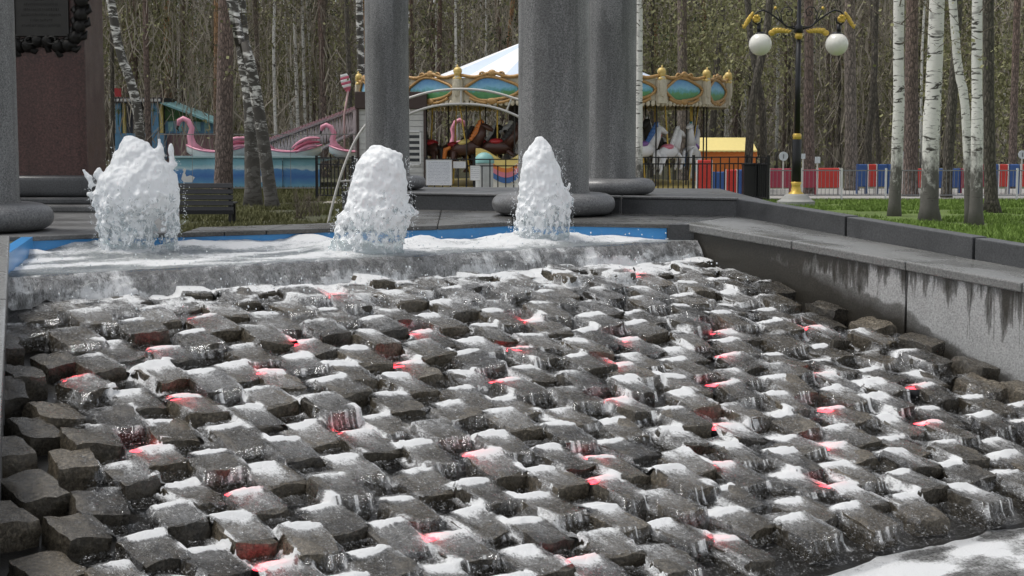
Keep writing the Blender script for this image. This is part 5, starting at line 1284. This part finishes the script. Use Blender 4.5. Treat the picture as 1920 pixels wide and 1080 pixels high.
# ---- orange and yellow stall
def stall():
    Y = 56; s = Y / FPX; t = empty('market_stall', (gx(1362, Y), Y, 0)); X = lambda x: (x - 1362) * s; Z = lambda y: zz(y, Y)
    cy, co_ = plain('yellow_canvas', (.78, .64, .24), .7, 0, .08), plain('orange_canvas', (.85, .24, .05), .7, 0, .1)
    w0, w1 = X(1305), X(1419)
    mb = MB(); mb.add([(w0, 0, Z(283)), (w1, 0, Z(283)), (w1 - .05, 1.2, Z(258)), (w0 + .05, 1.2, Z(258)), (w0, 2.4, Z(283)), (w1, 2.4, Z(283))], [(0, 1, 2, 3), (3, 2, 5, 4), (0, 3, 4), (1, 5, 2)]); mb.build('roof', cy, t)
    for k in range(12): mb = MB(); a = w0 + (w1 - w0) * k / 12; b = w0 + (w1 - w0) * (k + 1) / 12; mb.add([(a, -.01, Z(282)), (b, -.01, Z(282)), (b, -.02, Z(284)), ((a + b) / 2, -.02, Z(285.5)), (a, -.02, Z(284))], [(0, 4, 3, 2, 1)]); mb.build('valance_scallop', cy, t)
    mb = MB(); mb.box(((w0 + w1) / 2, .06, (Z(283) + Z(322)) / 2), (w1 - w0, .05, Z(283) - Z(322))); mb.build('front_cloth', co_, t)
    for x in (w0 + .04, w1 - .04):
        for y in (.1, 2.3): mb = MB(); mb.beam((x, y, 0), (x, y, Z(284)), .05); mb.build('pole', M['white_pipe'], t)
    mb = MB(); mb.box(((w0 + w1) / 2, 2.35, Z(283) / 2), (w1 - w0, .05, Z(283))); mb.build('back_cloth', co_, t)
    tag(t, 'orange stall tent with a yellow roof behind the iron railing', 'stall')
stall()

# ---- race track barriers and pale railing at the right
red_b, blu_b, mar_b = plain('red_barrier', (.50, .035, .025), .45, 0, .12), plain('blue_barrier', (.03, .085, .26), .45, 0, .15), plain('maroon_barrier', (.32, .03, .06), .45, 0, .12)
CN = {'r': (red_b, 'red'), 'b': (blu_b, 'blue'), 'm': (mar_b, 'dark red')}
def barrier(px0, px1, Y, c, y0=318, y1=352, lab=None, grp=None):
    a, b = gx(px0, Y), gx(px1, Y); w = b - a; t = empty('track_barrier', ((a + b) / 2, Y, 0)); mt, cn = CN[c]; z0_, z1_ = max(.02, zz(y1, Y)), zz(y0, Y)
    mb = MB(); mb.box((0, 0, (z0_ + z1_) / 2), (w - .04, .22, z1_ - z0_)); bevel(mb.build('panel', mt, t), .03)
    for s_ in (-1, 1):
        mb = MB(); mb.box((s_ * (w / 2 - .015), 0, z1_ / 2), (.028, .2, z1_ + .01)); mb.build('post', M['c_white'] if c == 'r' else mt, t)
    mb = MB(); mb.box((0, -.115, (z0_ + z1_) / 2 + .02), (w * .8, .012, .04)); mb.build('rib', mt, t)
    tag(t, lab or f'{cn} track barrier panel behind the pale railing', 'barrier', grp or f'{cn} track barriers')
barrier(1440, 1482, 46, 'm', 316, 352, 'dark red barrier panel left of the lamp post')
barrier(1500, 1530, 46, 'm', 318, 352, 'dark red barrier panel just right of the lamp post')
barrier(1531, 1574, 46, 'r', 315, 352, 'bright red barrier panel between lamp post and stout pine')
ORD = ['first', 'second', 'third', 'fourth', 'fifth', 'sixth']
for k in range(4): barrier(1606 + k * 19, 1624 + k * 19, 47, 'brbb'[k], 308, 350, f'{CN["brbb"[k]][1]} barrier, {ORD[k]} of four right of the stout pine')
for k in range(6): barrier(1690 + k * 22, 1711 + k * 22, 47.5, 'mrbbbm'[k], 316, 352, f'{CN["mrbbbm"[k]][1]} barrier, {ORD[k]} of six behind the lawn birches')
for k in range(5): barrier(1830 + k * 20, 1849 + k * 20, 47, 'mbrbr'[k], 308, 350, f'{CN["mbrbr"[k]][1]} barrier, {ORD[k]} of five at the right end of the track')
barrier(1305, 1335, 44.5, 'r', 300, 370, 'red upright panel left of the blue one behind the iron railing')
barrier(1336, 1358, 44.5, 'b', 322, 372, 'blue upright panel behind the iron railing')
barrier(1359, 1382, 44.5, 'r', 318, 372, 'red upright panel between two blue ones behind the iron railing')
barrier(1383, 1400, 44.5, 'b', 318, 372, 'blue upright panel beside the black bins')
railing([(gx(1442, 43), 43), (gx(1502, 43), 43), (gx(1578, 43), 43), (gx(1661, 43), 43), (gx(1745, 43), 43), (gx(1826, 43), 43), (gx(1907, 43), 43), (gx(1990, 43), 43)], .78, 'low pale metal railing along the race track', .10, mat=plain('galvanised', (.22, .22, .23), .5), postw=.05, name='track_railing', every=1.2, bar=.012, pmat=M['c_white'], top2=False)
tk = MB(); tk.box((gx(1700, 46), 47.5, .008), (20, 8, .012)); tag(tk.build('track_surface', plain('pale_asphalt', (.32, .31, .29), .8)), 'pale paved surface of the race track', kind='structure')
pv = MB(); pv.box((gx(1010, 42), 42.3, .005), (11, 3.6, .01)); tag(pv.build('carousel_path', plain('sandy_path', (.36, .33, .28), .8)), 'pale path in front of the carousel', kind='structure')
# small round and square signs by the track
def sign(px, py, r, Y, label, kind='disc'):
    p = atY(px, py, Y); t = empty('track_sign', (p[0], Y, 0)); rr_ = r / FPX * Y
    mb = MB(); mb.beam((0, .03, 0), (0, .03, p[2] + (0 if kind == 'disc' else rr_)), .035); mb.build('post', M['white_pipe'], t)
    mb = MB()
    if kind == 'disc': mb.tube([(0, -.02, p[2]), (0, .01, p[2])], rr_, 24)
    else: mb.box((0, 0, p[2]), (rr_ * 2, .02, rr_ * 2.4))
    mb.build('plate', plain('sign_plate', (.55, .58, .6), .5), t)
    if kind == 'disc': mb = MB(); mb.beam((0, -.03, p[2] - rr_ * .5), (0, -.03, p[2] + rr_ * .5), .03, .012); mb.build('mark', M['slat_grey'], t)
    tag(t, label, 'sign')
sign(1469, 293, 8.5, 44.5, 'round pale sign left of the lamp post'); sign(1506, 293, 4, 45, 'small square white sign right of the lamp post', 'sq'); sign(1533, 300, 5, 45, 'white notice plate beside the reddish pine', 'sq')
sign(1694, 290, 5, 46, 'small white sign beside the leftmost lawn birch', 'sq'); sign(1917, 290, 8, 45.5, 'round white sign at the right picture edge')

# ---- lamp post
def lamp():
    Y = 39.0; s = Y / FPX; X0 = gx(1493, Y); t = empty('street_lamp', (X0, Y, 0)); X = lambda x: (x - 1494) * s; Z = lambda y: zz(y, Y)
    bm_ = M['black_metal']; g = M['gold']
    mb = MB(); mb.lathe([(.46, -.05), (.46, .12), (.36, .17), (.28, .27), (.2, .3)], n=28); mb.build('concrete_foot', plain('pale_concrete', (.27, .27, .255), .7), t, False)
    mb = MB(); mb.lathe([(.20, .28), (.19, .31), (.125, .36), (.105, .5), (.135, Z(342)), (.10, Z(340))], n=20); mb.build('gold_foot', g, t, True)
    mb = MB(); mb.lathe([(.115, Z(342)), (.112, Z(300)), (.112, Z(262)), (.09, Z(258))], n=20); mb.build('lower_shaft', bm_, t, True)
    mb = MB(); mb.lathe([(.08, Z(263)), (.108, Z(261)), (.108, Z(253)), (.08, Z(250))], n=20); mb.build('gold_collar', g, t, True)
    mb = MB(); mb.lathe([(.075, Z(252)), (.055, Z(72))], n=16); mb.build('upper_shaft', bm_, t, True)
    mb = MB(); mb.lathe([(.055, Z(74)), (.1, Z(70)), (.085, Z(62)), (.06, Z(61))], n=16); mb.build('gold_collar', g, t, True)
    mb = MB(); mb.lathe([(.1, Z(62)), (.1, Z(50)), (.05, Z(46)), (.045, Z(-18)), (.002, Z(-30))], n=16); mb.build('finial_shaft', bm_, t, True)
    for sgn in (-1, 1):
        ar = [(5, 55), (22, 50), (40, 35), (55, 24), (66, 19), (77, 22), (84, 30), (84, 40), (78, 46), (70, 42), (69, 34)]
        mb = MB(); mb.tube([(sgn * x * s, 0, Z(y)) for x, y in ar], .022, 7); mb.tube([(sgn * 74 * s, 0, Z(46)), (sgn * 74 * s, 0, Z(62))], .05, 10); mb.build('arm', bm_, t, True)
        mb = MB(); mb.tube([(sgn * x * s, 0, Z(y)) for x, y in [(5, 50), (24, 50), (32, 38), (34, 24), (28, 14), (18, 13), (12, 20), (15, 29), (22, 30), (24, 23), (19, 21)]], .014, 6); mb.build('scroll', bm_, t, True)
        mb = MB(); mb.tube([(sgn * x * s, 0, Z(y)) for x, y in [(28, 46), (36, 34), (43, 18)]], .012, 5); mb.build('stem', bm_, t, True)
        mb = MB(); mb.ell((sgn * 44 * s, 0, Z(15)), (.038, .038, .04), 10, 7); mb.build('knob', g, t, True)
        mb = MB(); mb.tube([(sgn * 79 * s, -.05, Z(35)), (sgn * 79 * s, .05, Z(35))], .095, 14)
        for a in range(6): mb.ell((sgn * 79 * s + .06 * math.cos(a * 1.05), -.055, Z(35) + .06 * math.sin(a * 1.05)), (.04, .02, .04), 8, 5)
        mb.build('rosette', g, t, True)
        mb = MB()
        for k in range(7): u = k / 6; mb.ell((sgn * (18 + 32 * u) * s, 0, Z(59 - 2 * math.sin(u * 3) + (3 if k == 6 else 0))), (.075, .04, .035 + .05 * u), 9, 6, Matrix.Rotation(sgn * (.5 + u), 3, 'Y'))
        mb.tube([(sgn * (50 + 3 * math.cos(a)) * s, 0, Z(62 + 4 * math.sin(a))) for a in np.linspace(0, 5, 8)], .02, 5); mb.build('acanthus_leaf', g, t, True)
        mb = MB()
        for k in range(5): u = k / 4; mb.ell((sgn * (88 + 12 * u) * s, 0, Z(28 + 20 * u)), (.04 + .02 * math.sin(3 * u), .03, .09), 8, 6, Matrix.Rotation(-sgn * .5, 3, 'Y'))
        mb.tube([(sgn * (102 + 3 * math.cos(a)) * s, 0, Z(46 + 3 * math.sin(a))) for a in np.linspace(0, 4.5, 7)], .014, 5); mb.build('end_leaf', g, t, True)
        mb = MB(); mb.ell((sgn * 71 * s, 0, Z(83)), (21.2 * s, 21.2 * s, 21 * s), 32, 20); mb.build('globe', plain('opal_glass', (.78, .76, .70), .25, 0, .03), t, True)
        mb = MB(); mb.lathe([(.12, 0), (.13, .03), (.06, .07)], (sgn * 71 * s, 0, Z(65)), 16); mb.build('globe_cap', bm_, t, True)
    tag(t, 'black street lamp with gold leaves and two white globes', 'lamp')
lamp()
